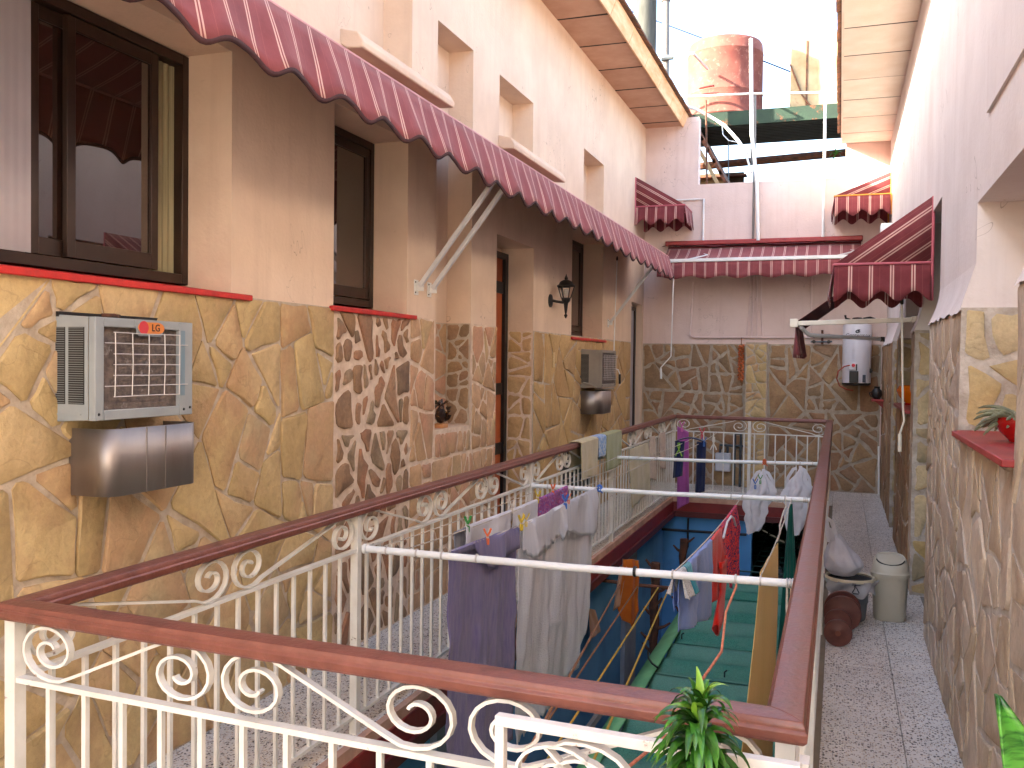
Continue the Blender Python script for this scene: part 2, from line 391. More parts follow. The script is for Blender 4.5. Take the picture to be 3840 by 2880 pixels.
M['white_metal'] = mat('white_metal', lin((222, 222, 216)), .42, lin((206, 204, 196)), 7, bump=.12, bscale=55, stain=lin((104, 66, 46)), stain_scale=21, stain_lo=.655, stain_hi=.69)
M['white_rust'] = mat('white_rusty', lin((224, 222, 216)), .45, lin((204, 200, 192)), 7, bump=.15, bscale=55, stain=lin((126, 66, 42)), stain_scale=13, stain_lo=.595, stain_hi=.65)
M['white_pipe'] = mat('white_pipe', lin((228, 230, 228)), .35, lin((214, 214, 210)), 5, stain=lin((130, 120, 110)), stain_scale=30, stain_lo=.7, stain_hi=.75)
M['rail_brown'] = mat('rail_brown', lin((124, 74, 62)), .40, lin((106, 61, 51)), 7, bump=.2, bscale=70, rvar=.10, stain=lin((74, 44, 38)), stain_scale=30, stain_lo=.68, stain_hi=.71, stretch=(2, 2, 2))
M['bronze'] = mat('bronze_aluminium', lin((58, 42, 33)), .38, lin((48, 35, 28)), 8, metal=.3)
M['door_orange'] = mat('door_wood', lin((186, 96, 50)), .5, lin((160, 78, 40)), 4, stretch=(1, 1, .1))
M['black'] = mat('black_paint', lin((26, 25, 26)), .4, lin((18, 17, 18)), 10)
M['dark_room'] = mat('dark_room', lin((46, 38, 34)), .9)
M['curtain_green'] = mat('curtain_green', lin((158, 152, 118)), .9, lin((136, 130, 100)), 60, stretch=(1, 3, .02))
M['curtain_grey'] = mat('curtain_grey', lin((170, 166, 172)), .9, lin((162, 158, 164)), 3)
M['ac_grey'] = mat('ac_grey', lin((150, 156, 156)), .5, lin((138, 144, 146)), 5, bump=.05)
M['ac_tan'] = mat('ac_tan', lin((142, 132, 118)), .55, lin((128, 118, 106)), 5)
M['fin'] = mat('coil_fins', lin((124, 110, 100)), .5, lin((90, 80, 74)), 40, metal=.4, bump=.5, bscale=30, bstretch=(1, 1, 20), stain=lin((186, 180, 172)), stain_scale=18, stain_lo=.58, stain_hi=.72)
M['steel'] = mat('stainless', lin((172, 164, 158)), .52, lin((150, 140, 134)), 4, metal=1, bump=.04, bscale=60, rvar=.07, stretch=(1, 1, .3))
M['wire'] = mat('pale_wire', lin((200, 194, 188)), .4, metal=.3)
M['black_iron'] = mat('black_iron', lin((30, 26, 24)), .5, lin((22, 19, 18)), 20, bump=.2)
M['grey_paint'] = mat('grey_arm', lin((212, 214, 216)), .4, lin((198, 200, 202)), 8)
M['cream_paint'] = mat('cream_arm', lin((226, 222, 208)), .35, lin((214, 208, 192)), 8)
M['heater_white'] = mat('heater_enamel', lin((214, 214, 222)), .28, lin((204, 204, 212)), 3)
M['tank_red'] = mat('tank_red', lin((134, 76, 64)), .85, lin((114, 58, 50)), 4, bump=.2, stain=lin((156, 108, 94)), stain_scale=12, stain_lo=.55, stain_hi=.68)
M['tank_pale'] = mat('tank_pale', lin((156, 142, 114)), .8, lin((138, 120, 90)), 4, bump=.2, stain=lin((120, 70, 40)), stain_scale=5, stain_lo=.62, stain_hi=.72)
M['green_beam'] = mat('green_beam', lin((36, 56, 44)), .95, lin((32, 48, 40)), 5, bump=.2, stain=lin((110, 66, 44)), stain_scale=4, stain_lo=.56, stain_hi=.62)
M['dark_metal'] = mat('dark_corrugated', lin((44, 52, 46)), .6, lin((30, 34, 32)), 5)
M['rust'] = mat('rusty_iron', lin((110, 66, 44)), .8, lin((66, 44, 34)), 12, bump=.4)
M['asbestos'] = mat('fibre_cement', lin((86, 88, 84)), .9, lin((64, 66, 62)), 6, bump=.3, stretch=(2, 2, .3))
M['pipe_grey'] = mat('plastic_pipe', lin((120, 116, 112)), .6, lin((104, 100, 96)), 6)
M['pink_pipe'] = mat('painted_pipe', lin((222, 202, 196)), .7, lin((212, 190, 184)), 6)
M['iron_pipe'] = mat('galvanised_pipe', lin((96, 104, 108)), .5, lin((76, 82, 88)), 12, metal=.5)
M['roof_green'] = mat('green_bitumen_sheet', lin((74, 148, 124)), .95, lin((44, 108, 90)), 150, 2, .42, .58, bump=.5, bscale=160, stain=lin((100, 142, 124)), stain_scale=3.0, stain_lo=.45, stain_hi=.8)
n, l = M['roof_green'].node_tree.nodes, M['roof_green'].node_tree.links; P = n['Principled BSDF']; src = P.inputs['Base Color'].links[0].from_socket
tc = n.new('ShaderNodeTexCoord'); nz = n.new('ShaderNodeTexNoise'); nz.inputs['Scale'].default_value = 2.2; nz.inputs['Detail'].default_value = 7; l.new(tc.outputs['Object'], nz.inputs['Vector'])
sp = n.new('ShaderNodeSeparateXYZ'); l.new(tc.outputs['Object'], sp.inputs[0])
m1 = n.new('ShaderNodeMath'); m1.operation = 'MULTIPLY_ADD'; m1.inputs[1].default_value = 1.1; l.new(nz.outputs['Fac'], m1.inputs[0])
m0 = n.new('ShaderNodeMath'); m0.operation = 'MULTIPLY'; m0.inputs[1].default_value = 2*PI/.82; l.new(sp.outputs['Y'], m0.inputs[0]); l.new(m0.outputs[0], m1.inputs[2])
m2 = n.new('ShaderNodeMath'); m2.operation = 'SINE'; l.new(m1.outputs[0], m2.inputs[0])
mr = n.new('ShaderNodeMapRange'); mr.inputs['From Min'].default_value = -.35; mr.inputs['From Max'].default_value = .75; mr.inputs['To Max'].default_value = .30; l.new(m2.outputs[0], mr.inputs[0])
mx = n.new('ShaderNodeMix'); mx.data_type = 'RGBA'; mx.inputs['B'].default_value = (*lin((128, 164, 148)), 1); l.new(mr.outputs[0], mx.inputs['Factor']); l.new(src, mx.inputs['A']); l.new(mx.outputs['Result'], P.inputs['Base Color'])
M['flash_green'] = mat('green_flashing', lin((120, 190, 128)), .7, lin((106, 172, 114)), 4, bump=.15, stain=lin((130, 180, 130)), stain_scale=4)
M['mesh_green'] = mat('green_wire', lin((20, 70, 58)), .5)
# ------------------------------------------------------------------ stone laying
def clip(poly, a, b, c):
    """keep a*x+b*y<=c"""
    out = []
    for i in range(len(poly)):
        p, q = poly[i], poly[(i+1) % len(poly)]
        dp, dq = a*p[0]+b*p[1]-c, a*q[0]+b*q[1]-c
        if dp <= 0: out.append(p)
        if (dp < 0 < dq) or (dq < 0 < dp):
            t = dp/(dp-dq); out.append((p[0]+t*(q[0]-p[0]), p[1]+t*(q[1]-p[1])))
    return out

def area(p): return .5*sum(p[i][0]*p[(i+1) % len(p)][1]-p[(i+1) % len(p)][0]*p[i][1] for i in range(len(p)))

def stones(parent, rect, rmin, rmax, gap, mt, fmap, thick=.014, aspect=1.0, seed=1, edge=.006, rough=.006):
    """crazy paving over rect (u0,u1,v0,v1); fmap(u,v,w) -> xyz; every stone is its own object"""
    rnd = random.Random(seed); u0, u1, v0, v1 = rect
    amin, amax = PI*rmin*rmin*1.1, PI*rmax*rmax*1.1
    cells, work = [], [[(u0, v0), (u1, v0), (u1, v1), (u0, v1)]]
    while work:
        p = work.pop()
        A = area(p)
        if A < amin + (amax-amin)*rnd.random()**1.8 or A < amin*.8: cells.append(p); continue
        # split across the long axis with a crooked line, as a mason would break a slab
        cx = sum(q[0] for q in p)/len(p); cy = sum(q[1] for q in p)/len(p)
        sxx = sum(((q[0]-cx)*aspect)**2 for q in p); syy = sum((q[1]-cy)**2 for q in p); sxy = sum((q[0]-cx)*aspect*(q[1]-cy) for q in p)
        th = .5*math.atan2(2*sxy, sxx-syy) + rnd.gauss(0, .34)
        nx, ny = cos(th)*aspect, sin(th); d = [nx*q[0]+ny*q[1] for q in p]
        t = rnd.uniform(.34, .66); c = min(d)+(max(d)-min(d))*t
        p1, p2 = clip(p, nx, ny, c), clip(p, -nx, -ny, -c)
        if len(p1) < 3 or len(p2) < 3: cells.append(p); continue
        work += [p1, p2]
    out = []
    for cell in cells:
        poly = list(cell)
        for k in range(len(cell)):
            p, q = cell[k], cell[(k+1) % len(cell)]
            L = math.hypot(q[0]-p[0], q[1]-p[1])
            if L < 1e-6: continue
            nx, ny = (q[1]-p[1])/L, -(q[0]-p[0])/L
            g = .5*gap*(.45+1.1*rnd.random())
            an = rnd.uniform(-.06, .06); nx, ny = nx*cos(an)-ny*sin(an), nx*sin(an)+ny*cos(an)
            mx_, my_ = (p[0]+q[0])/2, (p[1]+q[1])/2
            poly = clip(poly, nx, ny, nx*mx_+ny*my_-g)
            if len(poly) < 3: break
        if len(poly) < 3 or area(poly) < .0007: continue
        # round the corners, roughen the edges
        ring = []
        n = len(poly)
        for k in range(n):
            a, b, c = poly[k-1], poly[k], poly[(k+1) % n]
            l1 = math.hypot(a[0]-b[0], a[1]-b[1]); l2 = math.hypot(c[0]-b[0], c[1]-b[1])
            q_ = rnd.uniform(.006, .026); t1 = min(.3, q_/max(l1, 1e-6)); t2 = min(.3, q_/max(l2, 1e-6))
            ring.append((b[0]+(a[0]-b[0])*t1, b[1]+(a[1]-b[1])*t1)); ring.append((b[0]+(c[0]-b[0])*t2, b[1]+(c[1]-b[1])*t2))
            if l2 > .09:
                mx, my = (b[0]+c[0])/2, (b[1]+c[1])/2
                k2 = rnd.uniform(-rough, rough*.5)*1.3
                nx, ny = (c[1]-b[1])/l2, -(c[0]-b[0])/l2
                ring.append((mx+nx*k2, my+ny*k2))
        jit = [(x+rnd.uniform(-rough, rough)*.5, y+rnd.uniform(-rough, rough)*.5) for x, y in ring]
        jit = [(min(max(x, u0+edge), u1-edge), min(max(y, v0+edge), v1-edge)) for x, y in jit]
        cx = sum(x for x, _ in jit)/len(jit); cy = sum(y for _, y in jit)/len(jit)
        k = len(jit); tk = thick*rnd.uniform(.75, 1.25); tu, tv = rnd.uniform(-.03, .03), rnd.uniform(-.03, .03)
        ins = lambda x, y: (x+(cx-x)*min(.3, .007/max(.01, math.hypot(cx-x, cy-y))), y+(cy-y)*min(.3, .007/max(.01, math.hypot(cx-x, cy-y))))
        V = [fmap(x, y, -.002) for x, y in jit] + [fmap(x, y, tk*.7) for x, y in jit]
        V += [fmap(*ins(x, y), tk + (x-cx)*tu + (y-cy)*tv) for x, y in jit] + [fmap(cx, cy, tk)]
        F = []
        for a in range(k):
            b = (a+1) % k
            F += [(a, b, k+b, k+a), (k+a, k+b, 2*k+b, 2*k+a), (2*k+a, 2*k+b, 3*k)]
        o = MB().add(V, F).build('stone', mt, parent, at=fmap(cx, cy, 0))
        out.append(o)
    return out

def holes_mesh(mb, u0, u1, v0, v1, holes, fmap, close=True):
    """a wall face with rectangular holes (u0,u1,v0,v1,depth,backface)"""
    us = sorted({u0, u1, *[h[0] for h in holes], *[h[1] for h in holes]}); us = [u for u in us if u0 <= u <= u1]
    vs_ = sorted({v0, v1, *[h[2] for h in holes], *[h[3] for h in holes]}); vs_ = [v for v in vs_ if v0 <= v <= v1]
    for a, b in zip(us, us[1:]):
        for c, d in zip(vs_, vs_[1:]):
            mu, mv = (a+b)/2, (c+d)/2
            if any(h[0] < mu < h[1] and h[2] < mv < h[3] for h in holes): continue
            mb.quad(fmap(a, c, 0), fmap(b, c, 0), fmap(b, d, 0), fmap(a, d, 0))
    if close:
        for h in holes:
            a, b, c, d, dp = h[:5]
            mb.quad(fmap(a, c, 0), fmap(a, d, 0), fmap(a, d, -dp), fmap(a, c, -dp))
            mb.quad(fmap(b, c, 0), fmap(b, c, -dp), fmap(b, d, -dp), fmap(b, d, 0))
            mb.quad(fmap(a, d, 0), fmap(b, d, 0), fmap(b, d, -dp), fmap(a, d, -dp))
            mb.quad(fmap(a, c, 0), fmap(a, c, -dp), fmap(b, c, -dp), fmap(b, c, 0))
            if h[5]: mb.quad(fmap(a, c, -dp), fmap(a, d, -dp), fmap(b, d, -dp), fmap(b, c, -dp))
    return mb

# ------------------------------------------------------------------ floors
XL, XR, XP, YB = -2.54, .486, .545, 12.6
WX0, WX1, WY0, WY1 = -1.90, -.10, 1.76, 11.30             # the open well
fl = MB()
fl.box(-3.0, WX0, -1, 12.7, -.16, -.008); fl.box(WX1, 1.3, -1, 12.7, -.16, -.008)
fl.box(WX0, WX1, -1, WY0, -.16, -.008); fl.box(-7, 1.3, -9, -1, -.16, -.008); fl.box(WX0, WX1, WY1, 12.7, -.16, -.008); fl.box(-3.0, 1.3, 12.7, 16.4, -.16, -.02)  # unseen slabs added: terrace to bounce sun, rear cover to stop sky light
floor = tag(fl.build('walkway_floor', M['joint']), kind='structure')
tm = {}
def tile(x0, x1, y0, y1):
    key = (round(x1-x0, 3), round(y1-y0, 3))
    if key not in tm:
        a, b = key[0]/2-.0015, key[1]/2-.0015; e = .002
        V = [(-a,-b,-.006),(a,-b,-.006),(a,b,-.006),(-a,b,-.006),(-a,-b,-e),(a,-b,-e),(a,b,-e),(-a,b,-e),(-a+e,-b+e,0),(a-e,-b+e,0),(a-e,b-e,0),(-a+e,b-e,0)]
        F = [(0,1,5,4),(1,2,6,5),(2,3,7,6),(3,0,4,7),(4,5,9,8),(5,6,10,9),(6,7,11,10),(7,4,8,11),(8,9,10,11)]
        tm[key] = MB().add(V, F).mesh('tile', M['terrazzo'])
    inst('tile', tm[key], floor, ((x0+x1)/2, (y0+y1)/2, random.uniform(-.0006, .0006)))
y = .3
while y < 12.59:
    y1 = min(y+.333, 12.6)
    for (a, b) in ((-.05, .285), (.285, .56)): tile(a, b, y, y1)
    for (a, b) in ((-2.56, -2.235), (-2.235, -1.912)): tile(a, b, y, y1)
    y = y1
for i in range(6):
    a = -1.912 + i*.3103
    for (c, d) in ((11.33, 11.65), (11.65, 11.98), (11.98, 12.3), (12.3, 12.6)): tile(a, a+.3103, c, d)
    for (c, d) in ((.8, 1.1), (1.1, 1.4), (1.4, 1.735)): tile(a, a+.3103, c, d)
# the rim of the well: plaster kerb, red painted edge beam with a darker lip below
kb = MB(); eb = MB(); lp = MB()
for (mb, d0, d1, z0, z1) in ((kb, 0, .02, -.055, -.001), (eb, -.012, .03, -.17, -.055), (lp, .01, .05, -.235, -.17)):
    mb.box(WX0-.02-d0, WX0+d1, WY0, WY1, z0, z1); mb.box(WX1-d1, WX1+.02+d0, WY0, WY1, z0, z1)
    mb.box(WX0+d1, WX1-d1, WY0-.02-d0, WY0+d1, z0, z1); mb.box(WX0+d1, WX1-d1, WY1-d1, WY1+.02+d0, z0, z1)
kb.build('kerb', M['kerb'], floor); eb.build('edge_beam', M['red_paint'], floor)
lp.build('beam_lip', mat('red_dark', lin((92, 22, 24)), .5, lin((76, 16, 20)), 5), floor)

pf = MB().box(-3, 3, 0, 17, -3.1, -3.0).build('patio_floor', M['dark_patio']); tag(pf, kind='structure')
lw = thing('patio_wall', 'blue painted long wall of the sunken patio with two grey pilasters', 'wall', (-2.0, 6, -3))
MB().box(-2.2, -2.0, 1.4, 11.6, -3, -.165).build('plaster', M['blue_wall'], lw)
MB().box(-2.0, -1.955, 9.03, 9.56, -3, -.24).build('pilaster', M['blue_grey'], lw)
MB().box(-2.0, -1.96, 4.46, 4.62, -3, -.24).build('pilaster', M['blue_grey'], lw)
bw = thing('patio_wall', 'dark blue end wall of the sunken patio under the red edge beam', 'wall', (-1.5, 11.3, -3))
MB().box(-2.0, -.95, 11.33, 11.5, -3, -.165).build('plaster', M['blue_wall'], bw)
rw2 = thing('patio_wall', 'shaded wall of the sunken patio beneath the walkway with the bins', 'wall', (0, 6, -3))
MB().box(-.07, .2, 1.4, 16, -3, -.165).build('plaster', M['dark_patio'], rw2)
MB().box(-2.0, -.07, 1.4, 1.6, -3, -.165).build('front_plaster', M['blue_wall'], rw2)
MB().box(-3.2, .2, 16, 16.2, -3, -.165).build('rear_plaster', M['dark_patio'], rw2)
MB().box(-3.2, -3.0, 11.6, 16, -3, -.165).build('side_plaster', M['dark_patio'], rw2)  # unseen walls, both added to keep sky light out beneath the mesh
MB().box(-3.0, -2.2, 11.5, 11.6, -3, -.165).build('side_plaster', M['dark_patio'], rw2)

# ------------------------------------------------------------------ left house
hw = thing('house_wall', 'long peach house wall with ochre stone cladding, brown windows and red sills', 'wall', (XL, 5, 0))
Lf = lambda u, v, w_: (XL + w_, u, v)
DZ = 1.88
HL = [(1.45, 3.48, 1.862, 2.95, .27, 0), (4.36, 5.25, 1.862, 2.96, .27, 0), (5.68, 6.31, 1.14, 3.85, .19, 1), (6.84, 7.77, 0, 2.60, .30, 1),
      (9.0, 10.29, 1.84, 2.95, .27, 0), (11.83, 12.5, 0, 2.40, .12, 1), (4.36, 5.29, 3.30, 4.30, .20, 1), (6.86, 7.705, 3.33, 3.84, .19, 1),
      (9.40, 10.265, 3.20, 3.825, .20, 1), (2.0, 3.0, 3.30, 4.30, .2, 1)]
LY0 = -3.0                                                 # house cut short out of view; made-up sunny terrace there bounces fill light forward
mb = holes_mesh(MB(), LY0, 12.72, 0, 4.86, HL, Lf)
mb.box(-2.95, -2.86, LY0, 12.72, -.1, 4.86)
mb.box(-2.86, XL, LY0-.1, LY0, -.1, 4.86)
mb.build('plaster', M['plaster_peach'], hw)
MB().box(-9, -2.95, LY0-.1, LY0+.02, -3, 5.2).build('gable', M['plaster_peach'], hw)
# mortar beds and their stones
def bed(parent, rect, mt, f, holes=()):
    b = MB(); holes_mesh(b, *rect, list(holes), lambda u, v, w_: f(u, v, w_+.004), close=False)
    # a thin returned top edge so that the bed reads as a layer
    u0, u1, v0, v1 = rect
    b.quad(f(u0, v1, .004), f(u1, v1, .004), f(u1, v1, -.001), f(u0, v1, -.001))
    return b.build('mortar_bed', mt, parent)
bed(hw, (.6, 4.36, .0, DZ), M['mortar_grey'], Lf)
stones(hw, (1.75, 4.355, .0, DZ), .085, .235, .016, M['st_ochre'], Lf, .014, aspect=1.15, seed=11)
bed(hw, (4.36, 5.285, 0, DZ), M['mortar_light'], Lf)
stones(hw, (4.37, 5.28, .0, DZ), .066, .135, .040, M['st_brown'], Lf, .016, aspect=1.35, seed=5, rough=.012)
bed(hw, (5.285, 6.84, 0, DZ), M['mortar_light'], Lf, [HL[2]])
for i, rc in enumerate(((5.29, 5.66, .95, DZ), (6.33, 6.83, .95, DZ), (5.29, 6.83, .0, .95), (5.68, 6.31, .95, 1.12))):
    stones(hw, rc, .07, .15, .022, M['st_tan'], Lf, .012, aspect=1.3, seed=20+i)
bed(hw, (7.77, 11.80, 0, DZ), M['mortar_grey'], Lf)
stones(hw, (7.785, 11.79, .0, DZ), .12, .25, .018, M['st_honey'], Lf, .012, aspect=1.0, seed=31)
# returns of the niche and of the doorway
Rn = lambda u, v, w_: (XL + u, 6.31 - w_, v)
bed(hw, (-.188, -.002, 1.142, DZ), M['mortar_grey'], Rn); stones(hw, (-.186, -.004, 1.145, DZ), .05, .10, .014, M['st_dull'], Rn, .008, seed=41)
Nb = lambda u, v, w_: (XL-.19+w_, u, v)
bed(hw, (5.685, 6.30, 1.142, DZ), M['mortar_grey'], Nb); stones(hw, (5.69, 6.295, 1.145, DZ), .08, .14, .016, M['st_tan'], Nb, .008, seed=42)
Rd = lambda u, v, w_: (XL + u, 7.77 - w_, v)
bed(hw, (-.235, -.002, 0.0, DZ), M['mortar_light'], Rd); stones(hw, (-.232, -.004, .01, DZ), .06, .12, .018, M['st_honey'], Rd, .009, seed=43)
# sills
def sill(y0, y1, z):
    b = MB(); n = int((y1-y0)/.12)
    b.prism([(XL-.27, z+.030), (XL+.026, z), (XL+.030, z-.024), (XL+.002, z-.028), (XL-.27, z-.030)], lambda a, c: (a, i0, c), lambda a, c: (a, i1, c)) if False else None
    b.prism([(XL-.269, z+.040), (XL+.004, z+.003), (XL+.004, z-.022), (XL-.269, z-.018)], lambda a, c: (a, y0+.06, c), lambda a, c: (a, y1-.10, c))
    b.build('sill', M['red_sill'], hw)
    b2 = MB().box(XL+.004, XL+.030, y0, y1, z-.024, z+.002).build('sill_edge', M['red_sill'], hw, bevel=.004)
sill(1.4, 3.60, 1.888); sill(4.31, 5.34, 1.886); sill(8.95, 10.38, 1.862)
# windows
def window(parent, X, y0, y1, z0, z1, sashes, curtains=(), fw=.045):
    f = MB()
    for (a, b, c, d) in ((y0, y0+fw, z0, z1), (y1-fw, y1, z0, z1), (y0+fw, y1-fw, z0, z0+fw), (y0+fw, y1-fw, z1-fw, z1)): f.box(X-.05, X+.03, a, b, c, d)
    wo = f.build('window', M['bronze'], parent, bevel=.003)
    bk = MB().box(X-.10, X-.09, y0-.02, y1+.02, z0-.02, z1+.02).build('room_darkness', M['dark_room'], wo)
    for (a, b, dx) in sashes:
        s_ = MB(); q = .042
        for (e, f_, g, h) in ((a, a+q, z0+.05, z1-.05), (b-q, b, z0+.05, z1-.05), (a+q, b-q, z0+.05, z0+.115), (a+q, b-q, z1-.10, z1-.05)): s_.box(X+dx-.012, X+dx+.012, e, f_, g, h)
        s_.build('sash', M['bronze'], wo, bevel=.002)
        MB().box(X+dx-.003, X+dx+.001, a+q-.004, b-q+.004, z0+.11, z1-.095).build('pane', M['glass_dark'], wo)
    for (a, b, mt, dx) in curtains:
        MB().grid(max(6, int((b-a)/.012)), 1, lambda s_, t: (X+dx+(.004 if b-a < .5 else .0006)*sin(s_*(b-a)*160), a+(b-a)*s_, z0+.05+(z1-z0-.1)*t)).build('curtain', mt, wo)
    return wo
mt, n, l, P = new_mat('window_glass')
P.inputs['Base Color'].default_value = (*lin((44, 30, 24)), 1); P.inputs['Roughness'].default_value = .015; P.inputs['Specular IOR Level'].default_value = 1.0
P.inputs['Coat Weight'].default_value = .6; P.inputs['Coat Roughness'].default_value = .01
M['glass_dark'] = mt
window(hw, XL-.26, 1.46, 3.485, 1.93, 2.945, [(2.64, 2.85, -.012), (2.79, 3.29, .014)], [(3.27, 3.44, M['curtain_green'], -.02), (1.5, 2.645, M['curtain_grey'], .0)])
window(hw, XL-.26, 4.37, 5.245, 1.93, 2.955, [(4.42, 5.20, .01)])
window(hw, XL-.26, 9.01, 10.285, 1.905, 2.945, [(9.06, 10.24, .01)])
# doors
d1 = MB()
d1.box(XL-.275, XL-.232, 7.69, 7.765, 0, 2.55); d1.box(XL-.275, XL-.232, 6.85, 6.90, 0, 2.55); d1.box(XL-.275, XL-.232, 6.90, 7.69, 2.5, 2.55)
d1 = d1.build('door', M['black'], hw)
for z0, z1 in ((.05, .8), (.88, 1.32), (1.42, 2.2), (2.28, 2.5)): MB().box(XL-.285, XL-.262, 6.90, 7.69, z0, z1).build('wood_panel', M['door_orange'], d1)
for z0 in (.80, 1.32, 2.2): MB().box(XL-.285, XL-.25, 6.90, 7.69, z0, z0+.10).build('cross_bar', M['black'], d1)
d2 = MB()
d2.box(XL-.115, XL-.07, 12.40, 12.46, 0, 2.36); d2.box(XL-.115, XL-.07, 11.86, 11.90, 0, 2.36); d2.box(XL-.115, XL-.07, 11.90, 12.40, 2.31, 2.36)
d2 = d2.build('door', M['bronze'], hw)
MB().box(XL-.105, XL-.09, 11.90, 12.40, 0, 2.31).build('pane', M['curtain_grey'], d2)
# weather ledges over the openings
def ledge(y0, y1):
    p = lambda a, b: None
    b = MB()
    prof = [(XL-.01, 3.29), (XL-.01, 3.372), (XL+.10, 3.345), (XL+.135, 3.29), (XL+.13, 3.255), (XL+.03, 3.262)]
    b.prism(prof, lambda a, c: (a, y0, c), lambda a, c: (a, y1, c)); b.build('ledge', M['plaster_peach'], hw, bevel=.008)
ledge(4.42, 5.66); ledge(6.85, 8.28); ledge(1.6, 3.2)
# eaves
M['sooty'] = mat('sooty_joint', lin((40, 30, 26)), .95, bump=.5)  # dark colour painted as the shade inside the soffit gaps
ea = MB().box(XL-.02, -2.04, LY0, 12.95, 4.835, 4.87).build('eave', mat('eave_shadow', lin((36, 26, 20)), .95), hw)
k = -14
while True:
    y0 = 8.386 + .788*k + .017; y1 = y0 + .788 - .034
    if y0 > 12.6: break
    y1 = min(y1, 12.93)
    b = MB(); dz = [random.uniform(-.004, .004) for _ in range(4)]; dy = random.uniform(-.006, .006)
    V = [(XL, y0+dy, 4.79+dz[0]), (-2.05, y0, 4.79+dz[1]), (-2.05, y1, 4.79+dz[2]), (XL, y1+dy, 4.79+dz[3])]
    V += [(p[0], p[1], 4.835) for p in V]
    b.add(V, [(0,1,2,3),(0,4,5,1),(1,5,6,2),(2,6,7,3),(3,7,4,0)]); b.build('soffit_panel', M['soffit'], ea)
    MB().box(XL, -2.052, y1+.001, y1+.033, 4.7895, 4.83).build('open_joint', M['sooty'], ea)  # solid dark strip filling the gap in place of its shade
    f = MB().prism([(-2.05, 4.775), (-1.99, 4.925), (-1.975, 4.925), (-2.035, 4.775)], lambda a, c: (a, y0-.010, c), lambda a, c: (a, y1+.010, c)).build('fascia', M['fascia'], ea)
    k += 1
te = MB()
y = LY0
while y < 12.9:
    h = .012*random.random()
    te.prism([(-2.3, 5.06+h), (-1.93, 4.925+h), (-1.93, 4.945+h), (-2.3, 5.085+h)], lambda a, c: (a, y, c), lambda a, c: (a, y+.245, c)); y += .25
tag(te.build('roof_edge', M['roof_tile'], ea), kind='stuff')
MB().add([(-2.28, LY0, 5.06), (-2.28, 12.95, 5.06), (-9, 12.95, 6.6), (-9, LY0, 6.6)], [(0, 1, 2, 3)]).build('roof', M['roof_tile'], hw)

# ------------------------------------------------------------------ right house
rw = thing('house_wall', 'pink house wall with rosy stone cladding above the walkway with the bins', 'wall', (XR, 5, 0))
Rf = lambda u, v, w_: (XP - w_, u, v)
HR = [(3.12, 4.46, 1.32, 2.31, .24, 1), (6.0, 7.1, -.01, 2.6, .26, 1), (7.45, 9.05, 1.27, 2.25, .22, 1), (9.3, 10.02, -.01, 2.6, .26, 1)]
mb = holes_mesh(MB(), -5, 12.72, -.01, 4.5, HR, Rf)
mb.box(.9, 1.0, -5, 12.72, -.1, 4.5)
# a slightly proud strip nearer the viewer
mb.box(XP-.012, XP+.001, 3.2, 4.17, 2.62, 4.5)
mb.build('plaster', M['plaster_pink'], rw)
Sf = lambda u, v, w_: (XR + .012 - w_, u, v)
# where the plaster flares out over the cladding
def flare(y0, y1):
    b = MB(); n = max(2, int((y1-y0)/.1))
    rr = [random.uniform(-.012, .012) for _ in range(n+1)]
    b.grid(n, 4, lambda s_, t: (XP - .001 - (XP-XR+.002)*(1-t)**1.7, y0+(y1-y0)*s_, 1.85+.20*t+rr[int(round(s_*n))]*(1-t)))
    b.quad((XR-.002, y0, 1.85), (XP, y0, 1.85), (XP, y0, 2.05), (XP, y0, 2.05))
    b.build('plaster_flare', M['plaster_pink'], rw)
def panel(y0, y1, z0, z1, mt, seed, r0=.10, r1=.24, asp=1.0, gap=.020):
    b = MB(); b.box(XR+.012, XP+.002, y0, y1, z0, z1); b.build('mortar_bed', M['mortar_cold'], rw)
    stones(rw, (y0+.004, y1-.004, z0, z1), r0, r1, gap, mt, Sf, .0045, aspect=asp, seed=seed, rough=.014)
panel(1.2, 3.12, 0, 1.86, M['st_rosy'], 51, .10, .20)
panel(3.12, 4.46, 0, 1.30, M['st_rosy'], 52, .11, .22)
panel(4.46, 6.0, 0, 1.86, M['st_rosy'], 53, .08, .18)
panel(7.1, 7.45, 0, 1.86, M['st_rosy'], 54); panel(7.45, 9.05, 0, 1.25, M['st_dull'], 55, .1, .2); panel(9.05, 9.3, 0, 1.86, M['st_dull'], 56)
panel(10.02, 12.5, 0, 1.86, M['st_dull'], 57, .12, .24)
for a, b_ in ((1.2, 3.12), (4.46, 6.0), (7.1, 7.45), (9.05, 9.3), (10.02, 12.55)): flare(a, b_)
def ret(y, z0, x1, mt, seed, r0=.1, r1=.2):
    f = lambda u, v, w_: (u, y - w_, v)
    b = MB(); b.box(XR+.004, x1, y-.004, y+.001, z0, 1.86); b.build('mortar_bed', M['mortar_cold'], rw)
    g = lambda u, v, w_: (u, y-.004 - w_, v)
    stones(rw, (XR+.012, x1-.006, z0+.004, 1.855), r0, r1, .03, mt, g, .010, seed=seed, rough=.012)
ret(4.46, 1.33, .78, M['st_grey'], 61, .09, .16); ret(7.1, 0, .80, M['st_grey'], 62, .1, .18); ret(9.05, 1.29, .76, M['st_grey'], 63, .08, .15); ret(10.02, 0, .8, M['st_grey'], 64, .09, .17)
